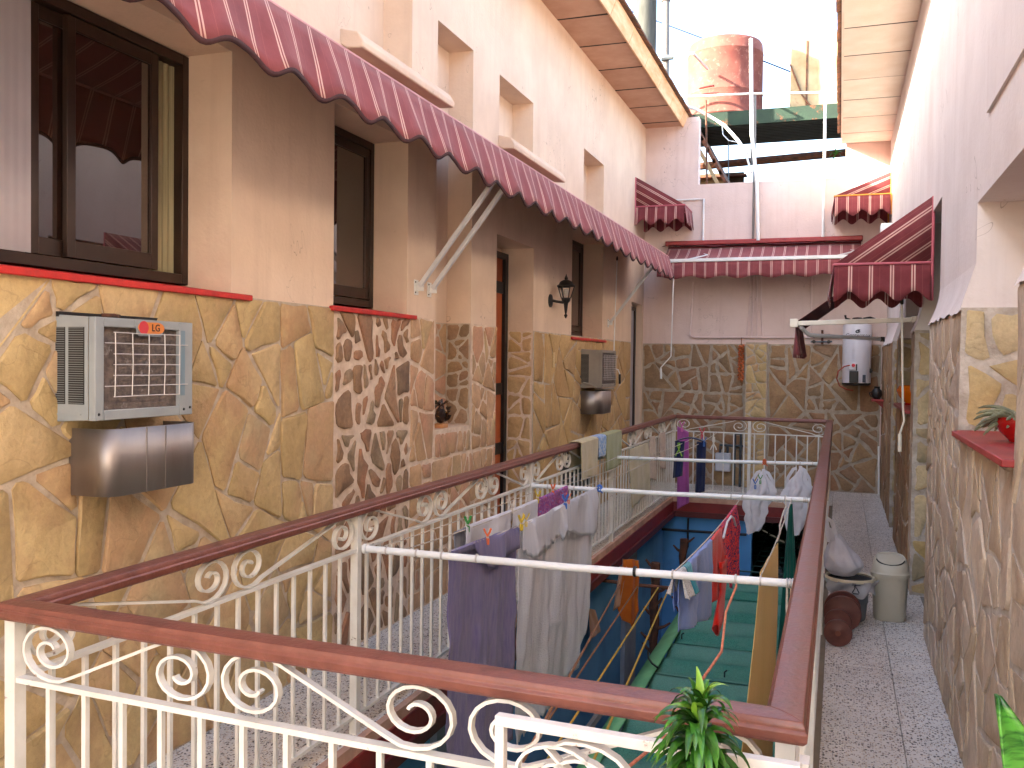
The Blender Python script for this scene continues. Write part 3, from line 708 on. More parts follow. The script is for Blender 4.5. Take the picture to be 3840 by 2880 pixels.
def shelf(y0, y1, z):
    MB().add([(XR-.03, y0, z-.018), (XR-.03, y1-.06, z-.018), (XR+.01, y1, z-.018), (.78, y1, z-.018), (.78, y0, z-.018),
              (XR-.03, y0, z+.006), (XR-.03, y1-.06, z+.006), (XR+.01, y1, z+.006), (.78, y1, z+.006), (.78, y0, z+.006)],
             [(4,3,2,1,0),(5,6,7,8,9),(0,1,6,5),(1,2,7,6),(2,3,8,7),(3,4,9,8),(4,0,5,9)]).build('shelf', M['red_shelf'], rw, bevel=.004)
shelf(3.08, 4.45, 1.325); shelf(7.43, 9.04, 1.275)
for y0, y1 in ((6.1, 7.0), (9.38, 9.94)):
    MB().box(.775, .80, y0, y1, 0, 2.5).build('door', M['bronze'], rw)
# eaves
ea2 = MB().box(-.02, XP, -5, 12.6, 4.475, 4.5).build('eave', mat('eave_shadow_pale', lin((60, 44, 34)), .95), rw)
k = -17
while True:
    y0 = 8.325 + .745*k + .010; y1 = y0 + .745 - .020
    if y0 > 12.5: break
    y1 = min(y1, 12.59); dz = [random.uniform(-.003, .003) for _ in range(4)]
    V = [(-.02, y0, 4.42+dz[0]), (XP, y0, 4.42+dz[1]), (XP, y1, 4.42+dz[2]), (-.02, y1, 4.42+dz[3])]; V += [(p[0], p[1], 4.475) for p in V]
    MB().add(V, [(0,1,2,3),(0,4,5,1),(1,5,6,2),(2,6,7,3),(3,7,4,0)]).build('soffit_panel', M['soffit_white'], ea2)
    MB().box(-.018, XP, y1+.001, y1+.017, 4.4205, 4.46).build('open_joint', M['sooty'], ea2)  # shade between the panels, drawn as a dark strip
    k += 1
MB().box(-.04, -.02, -5, 12.6, 4.41, 4.53).build('fascia', M['soffit_white'], ea2)
te = MB(); y = -5
while y < 12.5:
    h = .012*random.random(); te.prism([(-.075-h, 4.53), (.3, 4.64), (.3, 4.66), (-.075-h, 4.555+h)], lambda a, c: (a, y, c), lambda a, c: (a, y+.245, c)); y += .25
tag(te.build('roof_edge', M['roof_tile'], ea2), kind='stuff')
MB().add([(.25, -5, 4.64), (.25, 12.6, 4.64), (6, 12.6, 5.9), (6, -5, 5.9)], [(0, 1, 2, 3)]).build('roof', M['roof_tile'], rw)

# ------------------------------------------------------------------ end wall
ew = thing('end_wall', 'pink end wall of the passage with brown crazy stone below and a stone pilaster', 'wall', (-1, YB, 0))
Ef = lambda u, v, w_: (u, YB - w_, v)
mb = MB(); mb.box(XL-.2, -1.83, YB, YB+.18, -.01, 4.90); mb.box(-1.83, .02, YB, YB+.18, -.01, 4.0); mb.box(.02, 1.0, YB, YB+.18, -.01, 4.5)
mb.build('plaster', M['plaster_rose'], ew)
bed(ew, (XL, -1.17, 0, DZ), M['mortar_end'], Ef); bed(ew, (-.885, XR, 0, DZ), M['mortar_end'], Ef)
stones(ew, (XL+.01, -1.18, .0, DZ), .080, .20, .028, M['st_dull'], Ef, .012, seed=71, rough=.012)
stones(ew, (-.875, XR-.01, .0, DZ), .090, .22, .028, M['st_dull'], Ef, .012, seed=72, rough=.012)
pl = MB().box(-1.165, -.89, YB-.09, YB, 0, DZ+.02).build('pilaster', M['mortar_grey'], ew)
Pf = lambda u, v, w_: (u, YB-.09 - w_, v)
stones(ew, (-1.16, -.895, .0, DZ), .05, .12, .010, M['st_ochre'], Pf, .010, seed=73)
Ps = lambda u, v, w_: (-1.165 - w_, u, v)
# ------------------------------------------------------------------ railing round the well
rl = thing('railing', 'white wrought iron railing with scrolls and brown handrail around the open well', 'railing', (-1, 6.5, 0))
CN = [(-1.945, 1.79), (-.078, 1.705), (-.098, 11.28), (-1.90, 11.42)]      # FL FR BR BL corners of the handrail centreline
def off_quad(w_):
    out = []
    L = []
    for i in range(4):
        a, b = Vector(CN[i]), Vector(CN[(i+1) % 4]); d = (b-a).normalized(); nrm = Vector((d.y, -d.x))   # outward for this order
        L.append((a + nrm*w_, d))
    for i in range(4):
        (p, d), (q, e) = L[i-1], L[i]
        den = d.x*e.y - d.y*e.x; t = ((q.x-p.x)*e.y - (q.y-p.y)*e.x)/den
        out.append((p.x+d.x*t, p.y+d.y*t))
    return out
prof = [(-.031, .944), (.031, .944), (.037, .951), (.0385, .966), (.0335, .9715), (.0335, .976), (.029, .985), (.010, .9875), (-.010, .9875), (-.029, .985), (-.0335, .976), (-.0335, .9715), (-.0385, .966), (-.037, .951)]
oq = {w_: off_quad(w_) for w_, _ in prof}
for i in range(4):
    j = (i+1) % 4
    MB().prism(prof, lambda w_, z: (*oq[w_][i], z), lambda w_, z: (*oq[w_][j], z)).build('handrail', M['rail_brown'], rl, bevel=.0015)
def side(i): return Vector((*CN[i], 0)), Vector((*CN[(i+1) % 4], 0))
balm = MB().box(-.0065, .0065, -.0065, .0065, .082, .79).mesh('baluster', M['white_metal'])
postm = MB().box(-.017, .017, -.017, .017, -.02, .945).mesh('post', M['white_metal'])
def scroll_pts(L, h, flip):
    cx, cy, rx, ry = .102, h/2+.001, .096, h/2-.003
    A = []
    T = 600
    for a in range(0, T+1, 20):
        s_ = 1 - .82*(a/T)**1.05
        th = R(-90 - a)
        A.append((cx + s_*rx*cos(th), cy + s_*ry*sin(th)))
    A.reverse()                                            # inner end -> bottom
    A += [(cx+.035, .006), (cx+.075, .022)]
    B = [(L-u, h-v) for u, v in reversed(A)]
    P_ = A + B
    return [(L-u, v) for u, v in P_] if flip else P_
def rail_side(i, n_units, mid_posts, ul=.78):
    a, b = side(i); d = (b-a); Ln = d.length; d.normalize(); nrm = Vector((d.y, -d.x, 0))
    for z0, z1, nm, r in ((.785, .797, 'mid_rail', .013), (.074, .086, 'bottom_rail', .012)):
        p = [a + d*.0, b - d*.0]
        MB().ribbon([a + d*.012 + Vector((0, 0, (z0+z1)/2)), b - d*.012 + Vector((0, 0, (z0+z1)/2))], Vector((0, 0, 1)), r*2, .013).build(nm, M['white_metal'], rl)
    ang = math.atan2(d.y, d.x)
    inst('post', postm, rl, a, (0, 0, ang))
    for t in mid_posts: inst('post', postm, rl, a + d*t, (0, 0, ang))
    n = int(Ln/.1135)
    for k in range(1, n):
        t = k*Ln/n
        if any(abs(t-q) < .03 for q in mid_posts): continue
        p = a + d*t
        o = inst('baluster', balm, rl, p, (0, 0, ang + random.uniform(-.03, .03)))
    bounds = [0] + list(mid_posts) + [Ln]
    k = 0
    for p0, p1 in zip(bounds, bounds[1:]):
        seg = p1-p0-.036; nu = max(1, round(seg/ul)); 
        L = seg/nu
        for q in range(nu):
            pts = scroll_pts(L-.006, .152, (k % 2) == (1 if i in (0, 2) else 0)); k += 1
            u0 = p0+.018+q*L+.003
            P3 = [a + d*(u0+u) + Vector((0, 0, .799+v)) for u, v in pts]
            MB().ribbon(P3, nrm, .0075, .018).build('scroll', M['white_metal'], rl)
rail_side(0, 3, [], .6)
rail_side(1, 16, [1.85, 4.17, 6.4])
rail_side(2, 3, [.9])
# the long left side, walked from far to near: posts where the cross bars land
ln3 = (Vector(CN[0])-Vector(CN[3])).length
rail_side(3, 16, [11.42-8.2, 11.42-5.87, 11.42-3.53])

# a small gate frame hung in front, chipped and rusty
gt = thing('gate', 'rust-spotted white metal gate frame with scrolls in front of the brown handrail', 'gate', (-.32, 1.60, 0))
g = [(-.588, 1.612), (-.048, 1.585)]
gv = [Vector((*p, 0)) for p in g]; gd = (gv[1]-gv[0]); gl = gd.length; gd.normalize(); gn = Vector((gd.y, -gd.x, 0))
def gb(nm, u0, u1, z0, z1, t=.012):
    a, b = gv[0]+gd*u0, gv[0]+gd*u1
    MB().add([a-gn*t+Vector((0,0,z0)), b-gn*t+Vector((0,0,z0)), b+gn*t+Vector((0,0,z0)), a+gn*t+Vector((0,0,z0)), a-gn*t+Vector((0,0,z1)), b-gn*t+Vector((0,0,z1)), b+gn*t+Vector((0,0,z1)), a+gn*t+Vector((0,0,z1))],
        [(3,2,1,0),(4,5,6,7),(0,1,5,4),(1,2,6,5),(2,3,7,6),(3,0,4,7)]).build(nm, M['white_rust'], gt, bevel=.0015)
gb('top_bar', 0, gl, .930, .949, .011); gb('side_bar', 0, .018, .06, .930, .010); gb('side_bar', gl-.022, gl, .06, .930, .010); gb('mid_bar', .022, gl-.026, .776, .788); gb('bottom_bar', .022, gl-.026, .06, .08)
for k in range(1, 5): gb('baluster', .022+k*.1-.006, .022+k*.1+.006, .08, .782, .006)
for q, fl_ in ((.026, False), (.285, True)):
    pts = scroll_pts(.25, .136, fl_)
    MB().ribbon([gv[0] + gd*(q+u) + Vector((0, 0, .790+v)) for u, v in pts], gn, .006, .02).build('scroll', M['white_rust'], gt)
MB().box(-.052, -.036, 1.62, 1.66, .05, .935).build('hinge_post', M['white_rust'], gt)

# ------------------------------------------------------------------ clothes bars and lines
def rod(nm, y, z0, z1, r, label, rings, ydip=0):
    t = thing(nm, label, 'clothes bar', (-1, y, .8), 'white bars across the well')
    MB().tube([(-1.905, y, z0), (-1.0, y+ydip, (z0+z1)/2-.004), (-.095, y+.04, z1)], r, 12).build('pipe', M['white_pipe'], t)
    MB().tube([(-1.91, y, z0), (-1.895, y, z0)], r+.006, 12).build('end_collar', M['white_pipe'], t)
    for x in rings:
        zz = z0+(z1-z0)*(x+1.905)/1.81; yy = y + .04*max(0, (x+1.0)/.905)
        MB().lathe([(r+.001, -.004), (r+.004, -.002), (r+.004, .002), (r+.001, .004)], (x, yy, zz), 12, 'x').build('ring', M['wire'], t)
    return t
rod('clothes_bar', 3.55, .795, .795, .0155, 'front white clothes bar spanning the well over the purple towel', [-1.80, -1.66, -1.545, -1.39, -.59, -.355, -.265, -.17, -.16, -.15])
rod('clothes_bar', 5.87, .785, .79, .0150, 'middle white clothes bar with a blue knot, behind the hanging red sock', [-1.8, -1.62, -.62, -.3, -.19, -.18, -.17])
rod('clothes_bar', 8.15, .765, .785, .0150, 'far white clothes bar with an orange knot above the hanging white bag', [-1.75, -1.5, -.5, -.3, -.2])

def line(nm, pts, r, m_, label, cat='clothesline', group=None, sag=0, n=14):
    P_ = []
    if len(pts) == 2 and sag:
        a, b = Vector(pts[0]), Vector(pts[1])
        for i in range(n+1):
            t = i/n; p = a.lerp(b, t); p.z -= sag*4*t*(1-t); P_.append(p)
    else: P_ = pts
    o = MB().tube(P_, r, 6).build(nm, m_)
    return tag(o, label, cat, group)
M['rope_white'] = mat('rope_white', lin((206, 196, 180)), .9, lin((170, 158, 142)), 60)
M['rope_orange'] = mat('rope_orange', lin((214, 138, 104)), .9, lin((184, 108, 80)), 60)
M['rope_yellow'] = mat('rope_yellow', lin((196, 160, 60)), .9)
M['rope_brown'] = mat('rope_brown', lin((140, 96, 62)), .9)
gname = 'thin lines strung between the clothes bars'
for (x0, x1, y0, y1, lb) in ((-1.84, -1.80, 3.55, 8.15, 'pale clothesline nearest the scrolled left railing'), (-1.73, -1.66, 3.55, 5.87, 'pale clothesline holding the white cloths and patterned cloth'),
                         (-1.54, -1.46, 3.55, 5.87, 'pale clothesline holding the purple and the long grey towel'), (-1.70, -1.62, 5.87, 8.15, 'pale line from the middle to the far bar beside the cream cloth'),
                         (-1.55, -1.48, 5.87, 8.15, 'pale line from the middle to the far bar, inner one'), (-.59, -.55, 3.55, 5.87, 'line carrying the lilac cloth and red sock'),
                         (-1.56, -1.52, 8.15, 11.3, 'line to the far railing holding the navy trousers'), (-1.38, -1.36, 8.15, 11.3, 'line to the far railing beside the grey meter box'),
                         (-.27, -.26, 3.58, 5.87, 'line above the mustard yellow cloth')):
    line('clothesline', [(x0, y0, .802), (x1, y1, .80)], .0028, M['rope_white'], lb, group=gname, sag=.025)
line('cord', [(-.355, 3.58, .812), (-.352, 3.57, .77), (-.375, 3.45, .70), (-.36, 3.2, .63), (-.40, 2.9, .60), (-.42, 2.5, .60), (-.455, 2.1, .66), (-.46, 1.80, .78)], .0045, M['rope_orange'], 'orange cord tied to the front bar and running down behind the green plant', 'cord')
line('cord', [(-.30, 5.9, .81), (-.292, 5.85, .75), (-.288, 5.5, .77), (-.29, 5.2, .74), (-.27, 4.9, .755), (-.268, 4.62, .76)], .0042, M['rope_white'], 'twisted pale cord between the middle bar and the yellow cloth', 'cord')
def knot(x, y, z, m_, label, r=.02):
    b = MB()
    rr = random.Random(int(x*1000+y*77))
    for k in range(3):
        ax = rr.uniform(0, PI); pts = [(x + r*(.2+cos(a))*cos(ax)*.6, y + r*cos(a)*sin(ax)*.5+rr.uniform(-.003, .003), z + r*sin(a)) for a in [i*PI/6 for i in range(13)]]
        b.tube(pts, r*.3, 6)
    b.tube([(x, y, z), (x+r, y, z-r*1.6)], r*.2, 5); b.tube([(x, y, z), (x-r, y, z-r*1.3)], r*.2, 5)
    return tag(b.build('knot', m_), label, 'knot')
M['pl_blue'] = mat('plastic_blue', lin((60, 110, 190)), .4); M['pl_orange'] = mat('plastic_orange', lin((226, 110, 60)), .4); M['pl_yellow'] = mat('plastic_yellow', lin((214, 184, 60)), .4)
M['pl_green'] = mat('plastic_green', lin((60, 150, 70)), .4); M['pl_lime'] = mat('plastic_lime', lin((140, 190, 50)), .4); M['pl_red'] = mat('plastic_red', lin((206, 40, 60)), .4); M['pl_white'] = mat('plastic_white', lin((226, 216, 200)), .4); M['pl_pink'] = mat('plastic_pink', lin((206, 90, 170)), .4)
knot(-1.45, 5.86, .795, M['pl_blue'], 'blue string knot tied round the middle bar beside the pale towel')
knot(-.585, 8.15, .785, M['pl_orange'], 'orange string knot on the far bar above a white bag', .022)
tag(MB().lathe([(.019, -.006), (.021, -.003), (.021, .003), (.019, .006)], (-.735, 3.56, .795), 14, 'x').build('hair_tie', M['black']), 'black band looped around the front white bar', 'band')

# ------------------------------------------------------------------ awnings
M['aw_long'] = awning_mat('awning_stripes_long', 'y', .148, .3)
M['aw_x'] = awning_mat('awning_stripes_end', 'x', .1355, .2)
M['aw_binding'] = mat('awning_binding', lin((70, 38, 40)), .85)
M['aw_dark'] = mat('awning_inside', lin((104, 40, 44)), .9, lin((84, 32, 36)), 6)
aw = thing('awning', 'long dark red pinstriped awning with scalloped edge along the peach wall', 'awning', (-2.0, 6.5, 2.9))
YA0, YA1 = .9, 11.62
def sc(y): # scallop: shallow, skewed waves
    t = ((y+.04)/.368) % 1.0
    return .5-.5*cos(2*PI*(t+.10*sin(2*PI*t)))
def va(s_, t):
    y = YA0+(YA1-YA0)*s_
    zb = 2.640+.050*sc(y) + .006*sin(y*1.9); zt = 2.935
    z = zt+(zb-zt)*t
    x = -2.032 + .082*t + .014*t*sin(2*PI*y/.368+.6) + .007*sin(y*9.3)*t + .010*noise.noise(Vector((y*2.3, t*1.5, 3)))*t
    return (x, y, z)
MB().grid(560, 5, va).build('valance', M['aw_long'], aw, solid=.003)
MB().grid(560, 1, lambda s_, t: (lambda p: (p[0]-.006+.007*t, p[1], p[2]-.017+.019*t))(va(s_, 1))).build('binding', M['aw_binding'], aw, solid=.006)  # dark strip along the scalloped lower edge
MB().grid(60, 6, lambda s_, t: (-2.54+.508*t, YA0+(YA1-YA0)*s_, 3.17-.235*t-.02*sin(PI*t))).build('canopy', M['aw_long'], aw, solid=.003)
MB().tube([(-2.038, YA0, 2.937), (-2.038, YA1, 2.937)], .009, 8).build('front_bar', mat('awning_bar', lin((206, 150, 150)), .5), aw)
MB().tube([(-2.50, YA0, 3.12), (-2.50, YA1, 3.12)], .03, 10).build('roller', M['aw_dark'], aw)
def arm(y, m_=None, top=(-2.0, 2.74), w_=.030):
    a = MB().ribbon([(-2.515, y, 2.075), (top[0], y, top[1])], (0, 1, 0), .028, w_).build('arm', m_ or M['grey_paint'], aw, bevel=.004)
    b = MB().box(XL, XL+.008, y-.035, y+.022, 2.02, 2.115); b.box(XL+.008, XL+.05, y-.013, y-.009, 2.045, 2.10); b.box(XL+.008, XL+.05, y+.009, y+.013, 2.045, 2.10)
    b.build('bracket', M['white_pipe'], a, bevel=.002)
    for z in (2.035, 2.10): MB().lathe([(.006, 0), (.004, .004), (0, .005)], (XL+.008, y-.025, z), 8, 'x').build('bolt', M['black_iron'], a)
    MB().tube([(XL+.04, y-.02, 2.075), (XL+.04, y+.02, 2.075)], .009, 8).build('pivot', M['grey_paint'], a)
arm(5.38); arm(5.58); arm(10.56)
# crank rods hanging from the awnings
def crank(nm, pts, label, grip, m_, gm):
    t = thing(nm, label, 'awning crank', pts[0])
    MB().tube(pts, .007, 8).build('rod', m_, t)
    MB().tube(grip, .013, 8).build('grip', gm, t)
    MB().lathe([(.006, 0), (.012, .008), (.012, .03), (.004, .05)], (pts[0][0], pts[0][1], pts[0][2]), 8).build('hook', M['black_iron'], t)
crank('crank_rod', [(-2.43, 10.5, 2.78), (-2.45, 10.5, 1.80), (-2.45, 10.5, 1.55), (-2.41, 10.55, 1.53), (-2.39, 10.55, 1.48)], 'white crank rod hanging by the small air conditioner, ending in a black grip', [(-2.39, 10.55, 1.48), (-2.39, 10.55, 1.37)], M['white_pipe'], M['black'])
crank('crank_rod', [(-1.96, 11.55, 2.66), (-1.975, 11.55, 1.70), (-2.10, 11.56, 1.56), (-2.10, 11.56, 1.55)], 'thin white crank rod bent at its foot, against the brown end wall stones', [(-2.10, 11.56, 1.55), (-2.095, 11.56, 1.42)], M['white_pipe'], M['white_pipe'])
crank('crank_rod', [(.385, 6.8, 2.02), (.405, 6.8, 1.33), (.415, 6.8, 1.24), (.39, 6.8, 1.15)], 'pale crank rod hanging under the red awning in front of the orange bowl', [(.39, 6.8, 1.15), (.392, 6.8, 1.03)], M['cream_paint'], M['cream_paint'])

def dome(label, wall_x, bar_x, y0, y1, z_top, z_bar, z_bot, per, barmat, n=3, trim=None):
    """box awning on a side wall: sloping roof, end gussets and a scalloped skirt on three sides"""
    t = thing('awning', label, 'awning', (wall_x, y0, z_top))
    s_ = 1 if bar_x > wall_x else -1; W = abs(bar_x-wall_x)
    dn = Vector((W, 0, -(z_top-z_bar))); 
    mx_ = awning_mat('awning_gusset', 'x', per, .35, base=lin((124, 54, 60)))
    mg = awning_mat('awning_gusset_slant', 'x', per*.72, .1, base=lin((124, 54, 60)), dirs=Vector(((z_top-z_bar)*s_, 0, W)).normalized())
    my = awning_mat('awning_side', 'y', per, .2, base=lin((124, 54, 60)))
    for y in (y0, y1): MB().add([(wall_x, y, z_top), (bar_x, y, z_bar), (wall_x, y, z_bar)], [(0, 1, 2)]).build('gusset', mg, t, solid=.003)
    MB().grid(6, 6, lambda a, b: (wall_x+(bar_x-wall_x)*b, y0+(y1-y0)*a, z_top+(z_bar-z_top)*b)).build('canopy', my, t, solid=.003)
    sk = lambda q: .034*cos(2*PI*q)
    def skirt(p, q, nw, mm):
        P0, P1 = Vector(p), Vector(q)
        out = Vector((0, 0, 0)); d = (P1-P0).normalized(); out = Vector((d.y, -d.x, 0))
        cen = Vector(((wall_x+bar_x)/2, (y0+y1)/2, 0))
        if out.dot(((P0+P1)/2-cen)*Vector((1,1,0)) if False else Vector((((P0+P1)/2-cen).x, ((P0+P1)/2-cen).y, 0))) < 0: out = -out
        def fn(a, b):
            pt = P0.lerp(P1, a); zz = z_bar + (z_bot + .03 - sk(a*nw) - z_bar)*b
            pt = pt + out*(.03*b + .008*b*sin(a*nw*2*PI))
            return (pt.x, pt.y, zz)
        MB().grid(36, 4, fn).build('skirt', mm, t, solid=.003)
    skirt((wall_x, y0, 0), (bar_x, y0, 0), n, mx_); skirt((bar_x, y0, 0), (bar_x, y1, 0), max(1, round(n*(y1-y0)/W)), my); skirt((wall_x, y1, 0), (bar_x, y1, 0), n, mx_)
    for y in (y0, y1):
        MB().tube([(wall_x, y-.004, z_bar), (bar_x, y-.004, z_bar)], .009, 8).build('bar', barmat, t)
        MB().tube([(wall_x-s_*.004, y-.004, z_top), (wall_x-s_*.004, y-.004, z_bot)], .010, 8).build('wall_bar', barmat, t)
    MB().tube([(bar_x, y0, z_bar), (bar_x, y1, z_bar)], .009, 8).build('front_bar', barmat, t)
    return t
M['bar_pink'] = mat('bar_pink', lin((190, 96, 110)), .5); M['bar_gold'] = mat('bar_gold', lin((222, 150, 60)), .5)
dome('small dark red box awning high on the peach wall beside the end wall', -2.53, -1.90, 11.95, 12.56, 4.01, 3.63, 3.39, .125, M['bar_pink'])
dome('small dark red box awning with a gold bar in the sunny corner', .53, -.10, 11.90, 12.56, 3.90, 3.645, 3.40, .125, M['bar_gold'])
dome('wide dark red box awning over the doorway on the pink wall', .545, -.05, 6.57, 7.25, 2.70, 2.275, 2.03, .128, M['bar_pink'])

# folding arm awning further along the pink wall
a2 = thing('awning', 'dark red folding-arm awning with white and grey arms, below the wide box awning', 'awning', (.54, 8.5, 2.5))
Y0, Y1 = 7.62, 9.2
MB().grid(24, 8, lambda a, b: (.54-.87*b, Y0+(Y1-Y0)*a, 2.66-.72*b-.03*sin(PI*b))).build('canopy', M['aw_dark'], a2, solid=.004)
MB().grid(90, 4, lambda a, b: (-.335+.03*sin(a*60)*b+.01*b, Y0+(Y1-Y0)*a, 1.93-(.24+.025*sin(a*26))*b)).build('valance', awning_mat('awning_valance_side', 'y', .148), a2, solid=.003)
MB().tube([(-.345, Y0-.02, 1.935), (-.345, Y1, 1.935)], .022, 10).build('front_bar', M['cream_paint'], a2)
MB().box(-.375, -.315, Y0-.05, Y0-.02, 1.90, 1.965).build('end_cap', M['cream_paint'], a2, bevel=.004)
MB().ribbon([(-.33, Y0-.03, 1.93), (.50, Y0-.03, 1.955)], (0, 1, 0), .036, .03).build('arm', M['cream_paint'], a2, bevel=.004)
MB().ribbon([(.50, Y0-.03, 1.955), (.545, Y0-.03, 1.962)], (0, 1, 0), .045, .05).build('wall_bracket', M['cream_paint'], a2, bevel=.004)
MB().tube([(-.29, Y0-.02, 1.90), (-.235, Y0+.05, 1.845), (-.2, Y0+.1, 1.842), (.31, 8.35, 1.832)], .016, 10).build('lower_arm', M['grey_paint'], a2)
MB().lathe([(.0, -.02), (.018, -.02), (.018, .02), (0, .02)], (.33, 8.35, 1.83), 10).build('elbow', M['black_iron'], a2)

# awning across the end wall
a3 = thing('awning', 'dark red striped awning with a white front bar across the end wall', 'awning', (-1, 12.2, 3))
MB().box(-2.24, .24, 12.50, 12.60, 3.185, 3.245).build('wall_rail', M['red_shelf'], a3, bevel=.01)
MB().grid(40, 3, lambda a, b: (-2.27+2.5*a, 12.45+.13*b, 3.17+.025*b+.012*sin(a*17)*(1-b)+.006*sin(a*40)*(1-b))).build('cover_flap', M['aw_dark'], a3, solid=.004)
MB().grid(60, 8, lambda a, b: (-2.20+2.42*a, 12.52-.50*b, 3.15-.215*b-.03*sin(PI*b))).build('canopy', M['aw_x'], a3, solid=.003)
MB().tube([(-2.2, 12.53, 3.14), (.22, 12.53, 3.14)], .032, 12).build('roller', M['aw_dark'], a3)
MB().box(-2.20, .22, 11.985, 12.02, 2.905, 2.95).build('front_bar', M['white_pipe'], a3, bevel=.008)
def va3(a, b):
    x = -2.25+2.47*a; q = (x/.405) % 1.0
    zb = 2.69+.035*(.5-.5*cos(2*PI*q))
    return (x, 12.0-.02*b*sin(2*PI*x/.405), 2.905+(zb-2.905)*b)
MB().grid(200, 4, va3).build('valance', M['aw_x'], a3, solid=.003)
for x in (-1.9, -.1):
    MB().tube([(x, 12.54, 3.1), (x+.25, 12.3, 3.02), (x, 12.03, 2.93)], .016, 8).build('arm', M['grey_paint'], a3)
# ------------------------------------------------------------------ lettering
def text_mesh(txt, size, mt, parent, M4, name='lettering', ext=.0006, shear=0, bold=0):
    cu = bpy.data.curves.new(name, 'FONT'); cu.body = txt; cu.size = size; cu.extrude = ext; cu.align_x = 'CENTER'; cu.align_y = 'CENTER'; cu.shear = shear; cu.offset = bold
    cu.resolution_u = 3
    tmp = bpy.data.objects.new('t', cu); COL.objects.link(tmp)
    dg = bpy.context.evaluated_depsgraph_get(); me = bpy.data.meshes.new_from_object(tmp.evaluated_get(dg))
    bpy.data.objects.remove(tmp); bpy.data.curves.remove(cu)
    me.materials.clear(); me.materials.append(mt)
    off = org(parent); me.transform(Matrix.Translation(-off) @ M4)
    o = bpy.data.objects.new(name, me); COL.objects.link(o); o.parent = parent; ORG[o.name] = off
    return o
def frame(o, xa, ya):
    xa, ya = Vector(xa), Vector(ya); za = xa.cross(ya)
    mm = Matrix((xa, ya, za)).transposed().to_4x4(); mm.translation = Vector(o); return mm

# ------------------------------------------------------------------ air conditioners
def ac_unit(label, y0, y1, z0, z1, xf, body, grid_rows, grid_cols, old=True):
    t = thing('air_conditioner', label, 'air conditioner', (XL, (y0+y1)/2, z0))
    sl_ = .012
    P8 = [(XL-.05, y0, z0-.01), (XL-.05, y1, z0-.01), (XL-.05, y1, z1+.012), (XL-.05, y0, z1+.012), (xf-.031, y0+.001, z0+.001), (xf-.031, y1-.001, z0+.001), (xf-.031, y1-.001, z1-.001), (xf-.031, y0+.001, z1-.001)]
    MB().add(P8, [(0,1,2,3),(0,4,5,1),(1,5,6,2),(2,6,7,3),(3,7,4,0)]).build('case', body, t, bevel=.004)
    # front frame round the coil
    m_ = .040 if old else .018; H_ = z1-z0
    c0, c1, e0, e1 = y0+m_*1.0, y1-m_*(1.9 if old else 1), z0+.035, z1-.032
    fr = MB()
    for (a, b, c, d) in ((y0, c0, z0, z1), (c1, y1, z0, z1), (c0, c1, z0, e0), (c0, c1, e1, z1)): fr.box(xf-.03, xf, a, b, c, d)
    fr.build('front_frame', body, t, bevel=.003)
    MB().box(xf-.035, xf-.016, c0-.004, c1+.004, e0-.004, e1+.004).build('coil', M['fin'], t)
    if old: MB().box(xf-.006, xf+.0015, c1+.006, c1+.030, e0+.04, e1-.0).build('side_strip', mat('ac_blue', lin((120, 142, 152)), .5), t)
    # wire guard
    gz0, gz1, gy0, gy1 = e0+.045, e1-.018, c0+.038, c1-.004
    for k in range(grid_rows):
        z = gz0 + (gz1-gz0)*k/(grid_rows-1); ex = .040 if k in (1, grid_rows-2) else 0
        MB().tube([(xf+.006, gy0-ex, z), (xf+.012, (gy0+gy1)/2, z+random.uniform(-.002, .002)), (xf+.006, gy1+ex*1.1, z)], .0019, 6).build('guard_wire', M['wire'], t)
    for k in range(grid_cols):
        y = gy0 + (gy1-gy0)*k/(grid_cols-1+.12)
        MB().tube([(xf+.011, y, gz0), (xf+.014, y+random.uniform(-.002, .002), (gz0+gz1)/2), (xf+.011, y+.002, gz1)], .0019, 6).build('guard_wire', M['wire'], t)
    # side louvres
    D = XL-.0 - xf
    def louv(xa, xb, za, zb, n):
        MB().box(xa, xb, y0-.0012, y0+.004, za, zb).build('louvre_recess', M['black'], t)
        b = MB()
        for k in range(n):
            z = za+(zb-za)*(k+.5)/n; h = (zb-za)/n
            b.add([(xa, y0-.0035, z-h*.05), (xb, y0-.0035, z-h*.05), (xb, y0-.0035, z+h*.16), (xa, y0-.0035, z+h*.16)], [(0,1,2,3)])
        tag(b.build('louvre', body, t), kind='stuff')
    if old:
        louv(xf-.115, xf-.048, z0+.055, z1-.035, 34); louv(XL+.004, xf-.130, z0+.055, z1-.035, 34)
        MB().box(XL+.0, xf-.06, y0-.003, y0, z0+.018, z0+.022).build('crease', body, t)
    else: louv(XL+.005, xf-.14, z0+.05, z1-.045, 24)
    for (y, z) in ((y0+.016, z0+.022), (y1-.015, z0+.028), (y1-.05, z0+.022)):
        MB().lathe([(.0055, 0), (.004, .003), (0, .004)], (xf, y, z), 8, 'x').build('screw', M['black_iron'], t)
    return t
ac = ac_unit('grey air conditioner with wire guard and round red badge in the ochre stones', 2.50, 3.0, 1.385, 1.738, -2.365, M['ac_grey'], 7, 5)
